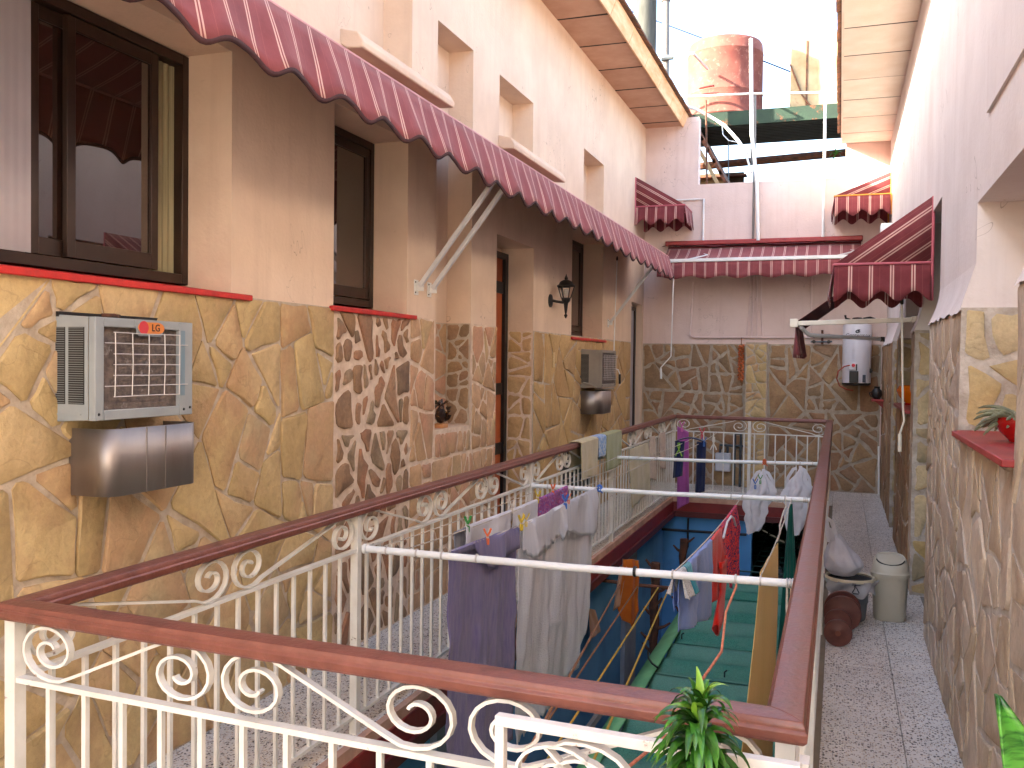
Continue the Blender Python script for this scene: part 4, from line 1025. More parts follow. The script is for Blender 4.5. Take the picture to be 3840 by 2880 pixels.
# badge tab, red disc on an orange pill, two letters
MB().prism([(2.685, 1.738), (2.835, 1.738), (2.825, 1.688), (2.815, 1.679), (2.705, 1.679), (2.695, 1.688)], lambda a, b: (-2.366, a, b), lambda a, b: (-2.361, a, b)).build('badge_tab', M['ac_grey'], ac)
bz = 1.709
MB().prism([(2.765+.040*cos(R(a))*(1)+(.028 if cos(R(a)) > 0 else -.028), bz+.021*sin(R(a))) for a in range(0, 360, 15)], lambda a, b: (-2.361, a, b), lambda a, b: (-2.359, a, b)).build('badge', mat('badge_orange', lin((214, 130, 60)), .5), ac)
MB().lathe([(.024, 0), (.024, .0022), (0, .0022)], (-2.3605, 2.725, bz), 24, 'x').build('badge_disc', mat('badge_red', lin((204, 60, 66)), .5), ac)
text_mesh('LG', .036, mat('badge_ink', lin((70, 44, 36)), .6), ac, frame((-2.3585, 2.787, bz), (0, 1, 0), (0, 0, 1)), bold=.0006)
MB().box(-2.538, -2.522, 2.50, 2.99, 1.739, 1.757).build('wall_gap', M['black'], ac)  # black strip stands in for the shaded hollow above the case
MB().tube([(-2.53, 2.70, 1.753), (-2.48, 2.715, 1.752), (-2.462, 2.72, 1.748)], .008, 8).build('drain_stub', M['rust'], ac)
ac2 = ac_unit('small tan grey air conditioner far along the wall, beside the crank rod', 9.35, 9.98, 1.35, 1.74, -2.305, M['ac_tan'], 12, 9, old=False)
MB().tube([(-2.5, 9.345, 1.40), (-2.42, 9.343, 1.38), (-2.36, 9.345, 1.35), (-2.32, 9.5, 1.335), (-2.31, 9.9, 1.335)], .010, 8).build('cable', M['ac_tan'], ac2)

def trough(label, y0, y1, z0, z1, x1, rad):
    t = thing('drip_trough', label, 'drip trough', (XL, (y0+y1)/2, z0))
    out = [(XL, y0)]
    for a in range(0, 91, 6): out.append((x1-rad+rad*sin(R(a)), y0+rad-rad*cos(R(a))))
    for a in range(0, 91, 6): out.append((x1-rad+rad*cos(R(a)), y1-rad+rad*sin(R(a))))
    out.append((XL, y1))
    b = MB(); n = len(out)
    V = [(x, y, z0) for x, y in out] + [(x, y, z1) for x, y in out]
    b.add(V, [(i, i+1, n+i+1, n+i) for i in range(n-1)], False); b.build('apron', M['steel'], t, solid=.003)
    MB().add([(x, y, z0+.003) for x, y in out], [tuple(range(n))]).build('base', M['steel'], t)
    MB().box(XL+.0005, XL+.003, y0+.03, y1-.02, z0, z1+.04).build('back_plate', M['steel'], t)
    return t
tr = trough('wide stainless steel drip trough with two vertical seams under the grey air conditioner', 2.56, 3.03, 1.118, 1.353, -2.355, .055)
for y in (2.735, 2.835):
    MB().box(-2.3552, -2.3515, y-.0022, y+.0022, 1.119, 1.352).build('seam', M['steel'], tr)
trough('small rounded steel drip trough under the tan air conditioner', 9.36, 9.94, 1.075, 1.315, -2.32, .13)

# ------------------------------------------------------------------ wall lantern
ln = thing('wall_lantern', 'black wall lantern with clear panes beside the far brown window', 'lantern', (XL, 8.3, 2.1))
lc = (-2.425, 8.40)
MB().lathe([(0, .022), (.035, .02), (.058, .012), (.062, 0)], (XL, 8.27, 2.175), 20, 'x').build('back_plate', M['black_iron'], ln)
MB().tube([(XL+.01, 8.27, 2.18), (-2.49, 8.31, 2.17), (-2.45, 8.37, 2.165), (lc[0], lc[1], 2.17)], .013, 8).build('arm', M['black_iron'], ln)
MB().lathe([(0, -.165), (.008, -.155), (.018, -.135), (.008, -.12), (.014, -.09), (.022, -.02), (.040, 0), (.045, .02), (.042, .03), (0, .03)], (*lc, 2.18), 12).build('finial', M['black_iron'], ln)
for k in range(6):
    a = R(60*k+15)
    MB().tube([(lc[0]+.043*cos(a), lc[1]+.043*sin(a), 2.205), (lc[0]+.076*cos(a), lc[1]+.076*sin(a), 2.315)], .0045, 6).build('bar', M['black_iron'], ln)
    a2_ = R(60*(k+1)+15)
    MB().add([(lc[0]+.040*cos(a), lc[1]+.040*sin(a), 2.207), (lc[0]+.040*cos(a2_), lc[1]+.040*sin(a2_), 2.207), (lc[0]+.073*cos(a2_), lc[1]+.073*sin(a2_), 2.313), (lc[0]+.073*cos(a), lc[1]+.073*sin(a), 2.313)], [(0,1,2,3)]).build('pane', None, ln)
mt, n, l, P = new_mat('clear_glass'); P.inputs['Transmission Weight'].default_value = 1; P.inputs['Roughness'].default_value = .04; P.inputs['IOR'].default_value = 1.05; P.inputs['Base Color'].default_value = (.95, .95, .95, 1)
M['glass'] = mt
for o in ln.children:
    if o.name.startswith('pane'): o.data.materials.append(M['glass'])
MB().lathe([(.088, 0), (.09, .008), (.07, .022), (.06, .045), (.03, .062), (.014, .068), (.018, .08), (.008, .10), (0, .125)], (*lc, 2.312), 12).build('cap', M['black_iron'], ln)
MB().lathe([(.010, 0), (.018, .02), (.026, .045), (.022, .07), (0, .08)], (*lc, 2.215), 12).build('bulb', mat('bulb_glass', lin((220, 214, 205)), .2), ln)

# ------------------------------------------------------------------ gas water heater on the end wall
wh = thing('water_heater', 'white cylindrical gas water heater with red knob, hung on the end wall', 'water heater', (.20, 12.4, 1.4))
hc = (.195, 12.40)
MB().lathe([(0, .0), (.166, 0), (.170, .012), (.170, .70), (.165, .735), (.10, .752), (0, .755)], (*hc, 1.385), 40).build('tank', M['heater_white'], wh)
MB().lathe([(0, -.02), (.15, -.02), (.172, -.004), (.172, .012)], (*hc, 1.385), 40).build('base_ring', M['black'], wh)
MB().lathe([(.045, 0), (.075, .02), (.075, .045), (.05, .07), (0, .075)], (*hc, 2.14), 16).build('flue_cap', M['black_iron'], wh)
MB().tube([(.10, 12.38, 2.12), (.10, 12.38, 2.19), (.06, 12.38, 2.20), (.05, 12.38, 2.24)], .014, 8).build('water_pipe', M['black_iron'], wh)
MB().tube([(.27, 12.38, 2.12), (.27, 12.38, 2.20), (.34, 12.40, 2.21), (.40, 12.42, 2.19)], .014, 8).build('water_pipe', M['black_iron'], wh)
MB().box(.105, .185, 12.215, 12.24, 1.56, 1.65).build('control_box', M['heater_white'], wh, bevel=.004)
MB().lathe([(.022, 0), (.020, -.018), (0, -.02)], (.155, 12.215, 1.615), 16, 'y').build('knob', M['pl_red'], wh)
MB().box(.11, .215, 12.205, 12.25, 1.40, 1.545).build('burner_cover', M['black'], wh, bevel=.004)
MB().prism([(.22+.001*i, 0) for i in range(1)] and [(.215, 1.405), (.30, 1.405), (.30, 1.50), (.215, 1.50)], lambda a, b: (a, 12.245-.05*((a-.2)/.1)*0+.0, b), lambda a, b: (a, 12.262, b)).build('window_plate', mat('navy_plate', lin((30, 40, 62)), .4), wh)
MB().box(.185, .20, 12.225, 12.24, 1.55, 1.63).build('thermostat', M['black'], wh)
MB().lathe([(.03, 0), (.025, -.02), (0, -.022)], (.352, 12.34, 1.55), 12, 'y').build('drain_valve', M['black_iron'], wh)
MB().tube([(.115, 12.22, 1.615), (.05, 12.2, 1.60), (-.02, 12.22, 1.54), (-.035, 12.25, 1.45), (.0, 12.28, 1.36), (.08, 12.32, 1.315), (.16, 12.36, 1.30)], .008, 8).build('gas_hose', mat('red_hose', lin((170, 66, 48)), .5), wh)
ink = mat('heater_ink', lin((40, 44, 56)), .5)
em = MB()
em.tube([(.205+.028*cos(R(a)), 12.228, 2.035+.016*sin(R(a))+.006*cos(R(a))) for a in range(40, 340, 15)], [.002+.006*abs(sin(R(a/2))) for a in range(40, 340, 15)], 6)
em.lathe([(0, -.004), (.011, -.003), (.011, .002)], (.210, 12.229, 2.038), 12, 'y'); em.build('emblem', ink, wh)
text_mesh('Contermax', .062, ink, wh, frame((.20, 12.229, 1.985), (1, 0, 0), (0, 0, 1)), shear=.1)
lbl = MB()
for k in range(8): lbl.box(.135, .19 if k % 3 else .18, 12.2325, 12.2345, 1.70+k*.016, 1.7025+k*.016)
tag(lbl.build('label_print', mat('label_ink', lin((168, 168, 176)), .6), wh), kind='stuff')
# valves beside it, bracket
vv = thing('water_valves', 'pair of dark water valves on a short pipe left of the water heater', 'valves', (-.25, 12.5, 1.95))
MB().tube([(-.22, 12.55, 1.88), (-.22, 12.55, 2.06)], .014, 8).build('riser', M['rust'], vv)
for z in (1.91, 1.985):
    MB().tube([(-.36, 12.54, z), (-.10, 12.54, z+.004)], .011, 8).build('pipe', M['iron_pipe'], vv)
    MB().lathe([(.0, -.03), (.024, -.028), (.024, -.022), (.008, -.02), (.012, .0)], (-.32, 12.52, z), 10, 'y').build('handle', M['black_iron'], vv)
    MB().lathe([(.0, -.03), (.024, -.028), (.024, -.022), (.008, -.02), (.012, .0)], (-.14, 12.52, z), 10, 'y').build('handle', M['black_iron'], vv)

# ------------------------------------------------------------------ pipes, conduits and the meter box on the end wall
def pipe(nm, pts, r, m_, label, cat='pipe', group=None, n=8):
    return tag(MB().tube(pts, r, n).build(nm, m_), label, cat, group)
pipe('conduit', [(-1.87, 12.575, 2.70), (-1.90, 12.575, 1.99), (-1.86, 12.575, 1.965), (.0, 12.575, 1.965)], .013, M['pink_pipe'], 'pink painted conduit running down and along the end wall above the stones', 'conduit')
for i, x in enumerate((-1.12, -1.085, -1.045, -1.0)):
    pipe('conduit', [(x, 12.58, 3.15), (x+.02*(i-1.5)*.5, 12.58, 2.3), (x+.028*(i-1.5), 12.58, 1.975)], .010, M['pink_pipe'], ('leftmost', 'second', 'third', 'rightmost')[i] + ' thin pink conduit in the bunch at the middle of the end wall', 'conduit', 'bunched conduits on the end wall')
pipe('conduit', [(-.37, 12.575, 3.1), (-.36, 12.575, 1.98)], .012, M['pink_pipe'], 'pink conduit right of the bunch, left of the water valves', 'conduit')
pipe('conduit', [(-2.03, 12.58, 3.60), (-1.87, 12.58, 3.80), (-1.75, 12.58, 3.80), (-1.75, 12.58, 3.25)][1:], .014, M['white_pipe'], 'white conduit bent beside the small high awning on the end wall', 'conduit')
pipe('conduit', [(-1.87, 12.575, 3.80), (-2.2, 12.575, 3.80)], .012, M['white_pipe'], 'short level white conduit behind the small high awning', 'conduit')
pole = thing('pole', 'tall white pole with grey pipe strapped to it in front of the end wall parapet', 'pole', (-1.1, 12.5, 3.2))
MB().tube([(-1.03, 12.50, 3.22), (-1.06, 12.50, 3.95), (-1.135, 12.48, 4.6), (-1.165, 12.48, 5.82)], .024, 10).build('pipe', M['white_pipe'], pole)
MB().tube([(-1.10, 12.54, 3.22), (-1.098, 12.53, 4.45), (-1.105, 12.53, 5.1)], .016, 8).build('thin_pipe', M['pipe_grey'], pole)
MB().tube([(-1.12, 12.52, 4.2), (-1.13, 12.50, 4.42)], .022, 8).build('clamp', M['iron_pipe'], pole)
MB().tube([(-1.30, 12.7, 4.55), (-1.22, 12.6, 4.38), (-1.13, 12.52, 4.1)], .014, 8).build('stay', M['white_pipe'], pole)
pipe('pole', [(-.235, 12.5, 3.24), (-.235, 12.5, 4.3), (-.245, 12.5, 5.9)], .018, M['white_pipe'], 'thinner white pole near the sunny corner of the end wall', 'pole', n=10)
mb_ = thing('meter_box', 'grey plastic box among iron water pipes low on the end wall', 'box', (-1.43, 12.55, .2))
MB().box(-1.53, -1.335, 12.47, 12.60, .20, .44).build('box', mat('box_grey', lin((186, 190, 198)), .5), mb_, bevel=.012)
MB().box(-1.52, -1.345, 12.462, 12.472, .215, .425).build('lid', mat('box_grey_lid', lin((196, 200, 208)), .5), mb_, bevel=.004)
pl_ = [([(-1.48, 12.56, .44), (-1.48, 12.56, .54), (-1.20, 12.55, .54), (-1.04, 12.54, .52), (-1.03, 12.54, .05)], 'iron water pipe bent around the grey box'),
       ([(-1.38, 12.56, .44), (-1.38, 12.56, .52)], 'short iron stub above the grey box'),
       ([(-1.215, 12.54, -.0), (-1.21, 12.54, .70)], 'upright iron water pipe right of the grey box'),
       ([(-1.29, 12.55, .02), (-1.285, 12.55, .69), (-1.20, 12.55, .70)], 'second upright iron pipe beside the grey box')]
for p_, lb in pl_: pipe('water_pipe', p_, .016, M['iron_pipe'], lb, 'pipe')

# onion braid by the pilaster
br = thing('onion_braid', 'braid of small brown onions hanging beside the stone pilaster on the end wall', 'braid', (-1.22, 12.5, 1.9))
M['onion'] = mat('onion_skin', lin((196, 112, 62)), .35, lin((166, 80, 44)), 30, rnd=.25)
om = MB().lathe([(0, -.017), (.012, -.014), (.018, 0), (.013, .012), (.004, .018), (0, .024)], (0, 0, 0), 8).mesh('onion', M['onion'])
for k in range(46):
    z = 1.86-.0102*k; a = k*2.4
    inst('onion', om, br, (-1.225+.028*cos(a), 12.535+.020*sin(a), z), (random.uniform(-1, 1), random.uniform(-1, 1), 0))
MB().tube([(-1.225, 12.56, 1.96), (-1.225, 12.535, 1.86), (-1.222, 12.535, 1.37), (-1.21, 12.53, 1.33)], .006, 6).build('stalk', M['rope_brown'], br)

# carved dried-flower ornament in the niche
orn = thing('ornament', 'dark carved ornament with gold flecks on a small wooden block in the wall niche', 'ornament', (-2.60, 5.93, 1.14))
ob = MB(); ob.box(-2.645, -2.565, 5.885, 5.975, 1.142, 1.172); ob.build('block', mat('block_wood', lin((196, 140, 90)), .6), orn, bevel=.004)
M['carved'] = mat('carved_dark', lin((58, 36, 28)), .4, lin((30, 20, 18)), 40, stain=lin((190, 140, 70)), stain_scale=45, stain_lo=.58, stain_hi=.62, rnd=.3)
rr = random.Random(4)
pm = MB().add([(0, 0, 0), (.012, -.010, .02), (.004, 0, .045), (-.010, .010, .02), (0, .012, .024)], [(0, 1, 2), (0, 2, 3), (0, 4, 2), (1, 4, 2), (0, 1, 4), (3, 4, 2)]).mesh('petal', M['carved'])
MB().lathe([(0, 0), (.022, .01), (.040, .05), (.030, .10), (0, .13)], (-2.605, 5.93, 1.170), 10).build('core', M['carved'], orn)
for k in range(46):
    a, h = rr.uniform(0, 2*PI), rr.uniform(0, 1); r_ = .048*sin(PI*(.15+.8*h))**.7
    inst('petal', pm, orn, (-2.605+r_*cos(a), 5.93+r_*sin(a), 1.175+.145*h), (rr.uniform(-.9, .9), rr.uniform(-.9, .9), a), (rr.uniform(.7, 1.2),)*3)
tag(MB().box(XL+.012, XL+.020, 8.33, 8.39, 1.56, 1.70).build('thermometer', mat('thermo', lin((216, 190, 140)), .5, lin((190, 160, 110)), 60), bevel=.002), 'small cream thermometer strip on the honey coloured stones', 'thermometer')

# ------------------------------------------------------------------ pots on the shelves of the pink wall
pt = thing('flower_pot', 'glossy red bowl with a trailing grey-green succulent on the red shelf', 'potted plant', (.60, 3.85, 1.33))
M['pot_red'] = mat('pot_red', lin((158, 22, 18)), .14, lin((140, 16, 14)), 4)
pc = (.625, 3.80)
MB().lathe([(0, 0), (.040, .002), (.044, .01), (.074, .04), (.088, .075), (.086, .092), (.077, .092), (.075, .08), (0, .075)], (*pc, 1.332), 28).build('bowl', M['pot_red'], pt)
M['succ'] = mat('succulent', lin((122, 126, 98)), .75, lin((98, 100, 78)), 30, rnd=.2, bump=.3, bscale=120)
rr = random.Random(9)
for k in range(58):
    a = rr.uniform(0, 2*PI); L_ = rr.uniform(.05, .15); tow = rr.random()
    if k < 30: a = rr.gauss(R(150), .55); L_ = rr.uniform(.09, .17)
    b0 = Vector((pc[0]+.05*cos(a)*rr.random(), pc[1]+.05*sin(a)*rr.random(), 1.412))
    q = [b0]; d_ = Vector((cos(a)*.8, sin(a)*.8, rr.uniform(.2, .9))); p_ = b0.copy()
    for s_ in range(7):
        d_.z -= (.16 if k < 26 else .12); d_ += Vector((rr.uniform(-.12, .12), rr.uniform(-.12, .12), 0)); p_ = p_ + d_.normalized()*L_/7; p_.z = max(p_.z, 1.345) if (p_.x > XR-.03) else p_.z; q.append(p_.copy())
    MB().tube(q, [.0075, .0085, .008, .0075, .007, .0065, .006, .002], 6).build('stem', M['succ'], pt)
ob_ = thing('bowl', 'orange bowl standing on the far red shelf behind the crank rod', 'bowl', (.56, 8.55, 1.28))
M['orange_glaze'] = mat('orange_glaze', lin((220, 122, 20)), .2, lin((200, 100, 14)), 6)
MB().lathe([(0, 0), (.05, 0), (.06, .02), (.11, .07), (.13, .12), (.11, .16), (.09, .165), (.10, .12), (0, .06)], (.585, 8.55, 1.282), 24).build('body', M['orange_glaze'], ob_)
MB().lathe([(.062, 0), (.062, .012), (.055, .02)], (.585, 8.55, 1.282), 24).build('foot', M['pot_red'], ob_)
fg = thing('bracket_shelf', 'tiny red bracket shelf at the far end of the pink wall holding a dark vessel', 'shelf', (.44, 11.9, 1.2))
MB().box(.36, XR+.01, 11.82, 12.0, 1.19, 1.215).build('board', M['red_shelf'], fg, bevel=.004)
MB().prism([(.40, 1.19), (XR+.005, 1.19), (XR+.005, 1.11)], lambda a, b: (a, 11.89, b), lambda a, b: (a, 11.92, b)).build('bracket', M['red_shelf'], fg)
ve = thing('vessel', 'small dark grey vessel on the tiny red bracket shelf', 'vase', (.42, 11.91, 1.215))
MB().lathe([(0, 0), (.035, 0), (.062, .05), (.055, .10), (.03, .13), (.04, .15), (.03, .15), (0, .12)], (.42, 11.91, 1.2155), 16).build('body', M['black_iron'], ve)
MB().tube([(.365, 11.9, 1.30), (.335, 11.89, 1.29), (.35, 11.89, 1.25), (.375, 11.9, 1.24)], .007, 6).build('handle', M['black_iron'], ve)
tag(MB().tube([(.47, 12.35, .62), (.475, 12.34, .40), (.48, 12.3, .02)], .012, 8).build('drain_pipe', M['white_pipe']), 'short white drain pipe at the foot of the far pink wall corner', 'pipe')

# ------------------------------------------------------------------ things on the walkway
bn = thing('swing_bin', 'beige plastic swing-lid bin standing on the terrazzo walkway', 'bin', (.325, 6.36, 0))
M['bin'] = mat('bin_beige', lin((186, 178, 158)), .38, lin((178, 170, 150)), 4)
c_ = (.325, 6.36)
def sq_lathe(mb, prof_, c, n=36, flat=.0, ex=2.6):
    vs_, fs = [], []
    for (r, h, q) in prof_:
        for j in range(n):
            a = 2*PI*j/n; cc, ss = cos(a), sin(a)
            k = (abs(cc)**ex + abs(ss)**ex)**(-1/ex)
            vs_.append((c[0]+r*k*cc, c[1]+r*k*ss*.86, h + q*ss*r/.088))
    for i in range(len(prof_)-1):
        for j in range(n): fs.append((i*n+j, i*n+(j+1) % n, (i+1)*n+(j+1) % n, (i+1)*n+j))
    return mb.add(vs_, fs, True)
sq_lathe(MB(), [(0, .002, 0), (.092, .002, 0), (.096, .008, 0), (.108, .285, 0)], c_).build('body', M['bin'], bn)
sq_lathe(MB(), [(.108, .275, 0), (.117, .277, 0), (.118, .300, 0), (.112, .304, 0), (.109, .315, 0), (.098, .372, .022), (.088, .385, .030), (.080, .380, .032)], c_).build('lid_frame', M['bin'], bn)
sq_lathe(MB(), [(.0835, .372, .030), (.082, .379, .030), (.06, .3825, .030), (.03, .3845, .030), (.001, .385, .030)], c_).build('swing_flap', M['bin'], bn)
sl2 = MB().tube([(c_[0]+.083*cos(R(a)), c_[1]-.001+.0715*sin(R(a)), .3835+.0285*sin(R(a))) for a in range(190, 351, 8)], .0045, 6).build('flap_gap', M['black'], bn)

bk = thing('bucket', 'grey slatted laundry basket with a cream rim and clear bag liner on the walkway', 'basket', (.08, 6.28, 0))
bc = (.085, 6.27)
M['bk_grey'] = mat('basket_grey', lin((96, 102, 108)), .5)
MB().lathe([(0, .003), (.092, .003), (.096, .01), (.108, .115)], (*bc, 0), 32).build('body', M['bk_grey'], bk)
slat = MB().box(-.005, .005, -.002, .002, 0, .045).mesh('slat', M['bk_grey'])
for k in range(40):
    a = 2*PI*k/40; inst('slat', slat, bk, (bc[0]+.109*cos(a), bc[1]+.109*sin(a), .115), (0, 0, a+PI/2))
MB().lathe([(.106, 0), (.113, 0), (.113, .008), (.107, .008)], (*bc, .16), 32).build('band', M['bk_grey'], bk)
MB().lathe([(.108, .168), (.135, .26)], (*bc, 0), 32).build('upper_wall', mat('basket_dark', lin((70, 72, 76)), .6), bk)
MB().lathe([(.132, .255), (.150, .255), (.152, .266), (.146, .276), (.134, .27)], (*bc, 0), 36).build('rim', mat('basket_rim', lin((214, 204, 176)), .4), bk)
mt, n, l, P = new_mat('thin_plastic'); P.inputs['Base Color'].default_value = (*lin((220, 220, 226)), 1); P.inputs['Roughness'].default_value = .25; P.inputs['Alpha'].default_value = .55
M['clear_bag'] = mt
mt = mat('white_plastic_bag', lin((224, 222, 228)), .35, lin((206, 204, 212)), 14, bump=.5, bscale=26); n = mt.node_tree.nodes; l = mt.node_tree.links
tr_ = n.new('ShaderNodeBsdfTranslucent'); tr_.inputs[0].default_value = (.8, .8, .82, 1); ms_ = n.new('ShaderNodeMixShader'); ms_.inputs[0].default_value = .3
l.new(n['Principled BSDF'].outputs[0], ms_.inputs[1]); l.new(tr_.outputs[0], ms_.inputs[2]); l.new(ms_.outputs[0], n['Material Output'].inputs[0]); M['bag'] = mt
def liner(a, b):
    th = R(-215 + 250*a) ; rr_ = .154 + .012*sin(a*31) + .010*sin(b*5+a*17) - .020*b
    hh = .262 - (.085+.02*sin(a*23))*b
    if 200*a > 178: rr_ += .05*min(1, (200*a-178)/14)*(.4+b*.6)
    return (bc[0]+rr_*cos(th), bc[1]+rr_*sin(th), hh)
MB().grid(72, 8, liner).build('bag_liner', M['clear_bag'], bk)
text_mesh('\u25B3', .001, ink, bk, frame((bc[0]+.09, bc[1]-.14, .21), (1, 0, 0), (0, 0, 1))) if False else None
tri = MB()
for k in range(3):
    a0, a1 = R(90+120*k), R(210+120*k)
    p0, p1 = Vector((.118+.026*cos(a0), 6.108, .214+.030*sin(a0))), Vector((.118+.026*cos(a1), 6.108, .214+.030*sin(a1)))
    d_ = p1-p0; tri.ribbon([p0+d_*.10, p0+d_*.88], (0, 1, 0), .006, .001)
tri.box(.095, .145, 6.107, 6.109, .250, .254); tri.box(.098, .12, 6.107, 6.109, .258, .262)
tri.build('recycling_mark', ink, bk)
# stuffed carrier bag on the basket
cb = thing('carrier_bag', 'stuffed white carrier bag with a looped handle resting on the basket rim', 'bag', (.04, 6.25, .28))
bm = bmesh.new(); bmesh.ops.create_icosphere(bm, subdivisions=4, radius=1)
for v in bm.verts:
    p = v.co; nn = noise.noise(p*2.1)*.16 + noise.noise(p*5.0+Vector((3, 1, 2)))*.07 + abs(noise.noise(Vector((math.atan2(p.y, p.x)*2.2, p.z*1.1, 4))))*.10*max(0, p.z+.4)
    top = max(0, p.z)
    k = 1+nn
    sx = .115*(1-.68*top**1.25); sy = .10*(1-.55*top)
    lean = -.055*top
    v.co = Vector((p.x*sx*k+lean+.005, p.y*sy*k, (p.z*.085 if p.z < 0 else p.z*.19)*(1+nn*.5)))
    v.co.z = max(v.co.z, -.07)
me = bpy.data.meshes.new('body'); bm.to_mesh(me); bm.free(); me.materials.append(M['bag'])
for p in me.polygons: p.use_smooth = True
o = bpy.data.objects.new('body', me); COL.objects.link(o); o.parent = cb; o.location = (0, 0, .073)
MB().ribbon([(-.035, 6.24, .50), (-.052, 6.24, .56), (-.062, 6.24, .61), (-.052, 6.24, .632), (-.030, 6.24, .615), (-.012, 6.235, .56), (.0, 6.23, .49)], (0, 1, 0), .026, .004).build('handle', M['bag'], cb)
MB().ribbon([(-.045, 6.21, .49), (-.058, 6.205, .55), (-.050, 6.20, .585), (-.03, 6.20, .57), (-.02, 6.205, .50)], (0, 1, 0), .020, .004).build('handle', M['bag'], cb)
# brown wooden spools
def spool(c, r, y0, y1, label):
    t = thing('spool', label, 'spool', (c, (y0+y1)/2, 0), 'brown wooden spools by the railing')
    m_ = M['spool']
    for y in (y0, y1): MB().lathe([(0, -.010), (r*.2, -.010), (r*.22, -.009), (r-.004, -.009), (r, -.005), (r, .005), (r-.004, .009), (0, .009)], (c, y, r), 36, 'y').build('disc', m_, t)
    MB().tube([(c, y0-.012, r), (c, y1+.012, r)], .016, 12).build('axle', mat('spool_hub', lin((120, 66, 44)), .5), t)
M['spool'] = mat('spool_brown', lin((104, 56, 46)), .42, lin((86, 44, 37)), 14)
spool(.018, .078, 5.62, 5.86, 'smaller brown double-disc spool in front, lying on the terrazzo walkway')
spool(.030, .100, 6.0, 6.12, 'larger brown double-disc spool behind, against the slatted basket') if False else spool(.042, .108, 5.95, 6.09, 'larger brown double-disc spool behind, against the slatted basket')

# ------------------------------------------------------------------ plants in front
dr = thing('dracaena', 'bushy green dracaena with arching glossy leaves in front of the handrail corner', 'potted plant', (-.205, 1.50, 0))
M['leaf'] = mat('leaf_green', lin((64, 120, 34)), .32, lin((30, 78, 24)), 14, rnd=.35, stretch=(3, 3, 1)); M['leaf_pale'] = mat('leaf_young', lin((136, 178, 60)), .35, lin((100, 150, 46)), 10)
M['leaf_dry'] = mat('leaf_dry', lin((186, 150, 90)), .7)
def leaf(base, az, el, L_, wd, droop, parent, mt, twist=0, fold=.25):
    p = Vector(base); d_ = Vector((cos(az)*cos(el), sin(az)*cos(el), sin(el))); up_ = Vector((0, 0, 1)); N_ = 10; rows = []
    for i in range(N_+1):
        t = i/N_; s_ = d_.cross(up_).normalized(); nrm_ = s_.cross(d_).normalized()
        w_ = wd*(.35+.65*min(1, t*3))*(1-t**2.6)*.5 + .0006
        rows.append((p - s_*w_ + nrm_*w_*fold, p - nrm_*w_*.1, p + s_*w_ + nrm_*w_*fold))
        d_ = (d_ - up_*droop/N_*(0.5+1.3*t)).normalized(); p = p + d_*L_/N_
    V = [q for r_ in rows for q in r_]; F = []
    for i in range(N_):
        for j in range(2): F.append((i*3+j, i*3+j+1, (i+1)*3+j+1, (i+1)*3+j))
    return MB().add(V, F, True).build('leaf', mt, parent)
rr = random.Random(21)
cs = Vector((-.203, 1.50, 0))
for k in range(150):
    h = rr.random(); z = .935+.120*h; az = k*2.39996+rr.uniform(-.25, .25)
    el = R(-5+ 72*h + rr.uniform(-24, 24)); L_ = rr.uniform(.075, .108)*(1 if h < .8 else .7)
    mt = M['leaf'] if h < .84 or k % 3 else M['leaf_pale']
    if h < .12 and k % 3 == 0: mt = M['leaf_dry']
    leaf((cs.x+rr.uniform(-.006, .006), cs.y+rr.uniform(-.006, .006), z), az, el, L_, rr.uniform(.014, .021), rr.uniform(1.3, 2.9), dr, mt)
leaf((cs.x, cs.y-.006, 1.03), R(-85), R(60), .075, .022, .9, dr, M['leaf_pale'])
MB().tube([(cs.x+.01, cs.y, .26), (cs.x-.006, cs.y, .6), (cs.x, cs.y, 1.06)], [.012, .010, .006], 8).build('stem', mat('cane', lin((150, 126, 92)), .8, lin((110, 92, 66)), 30), dr)
MB().lathe([(0, 0), (.09, 0), (.10, .02), (.125, .24), (.13, .26), (.12, .27), (.112, .25), (0, .24)], (cs.x+.005, cs.y-.02, 0), 24).build('pot', mat('terracotta', lin((176, 96, 62)), .8), dr)
sn = thing('snake_plant', 'thick snake plant leaf blade with dark bands in the near corner by the stone wall', 'potted plant', (.36, 1.72, 0))
mt, n, l, P = new_mat('snake_leaf')
tc = n.new('ShaderNodeTexCoord'); mp = n.new('ShaderNodeMapping'); mp.inputs['Scale'].default_value = (8, 8, 55); l.new(tc.outputs['Object'], mp.inputs[0])
nz = n.new('ShaderNodeTexNoise'); nz.inputs['Scale'].default_value = 1; nz.inputs['Detail'].default_value = 6; l.new(mp.outputs[0], nz.inputs['Vector'])
rp = n.new('ShaderNodeValToRGB'); l.new(nz.outputs['Fac'], rp.inputs[0]); rp.color_ramp.elements[0].position = .44; rp.color_ramp.elements[0].color = (*lin((26, 84, 28)), 1); rp.color_ramp.elements[1].position = .56; rp.color_ramp.elements[1].color = (*lin((92, 164, 62)), 1)
l.new(rp.outputs[0], P.inputs['Base Color']); P.inputs['Roughness'].default_value = .35; M['snake'] = mt
def blade(base, top, w_, bend, name='leaf'):
    b_, t_ = Vector(base), Vector(top); N_ = 16; V = []
    side_ = Vector((.94, .33, 0))
    for i in range(N_+1):
        t = i/N_; p = b_.lerp(t_, t) + Vector((bend*sin(PI*t), 0, 0)); ww = w_*(.55+.45*min(1, t*2.2))*(1-max(0, (t-.62)/.38)**1.8*.97)*.5
        f = Vector((-.33, .94, 0))
        V += [p - side_*ww + f*(-.010), p - side_*ww*.4 + f*.004, p + side_*ww*.4 + f*.004, p + side_*ww + f*(-.010)]
    F = [(i*4+j, i*4+j+1, (i+1)*4+j+1, (i+1)*4+j) for i in range(N_) for j in range(3)]
    return MB().add(V, F, True).build(name, M['snake'], sn, solid=.005)
blade((.43, 1.78, .16), (.262, 1.76, 1.045), .150, .060)
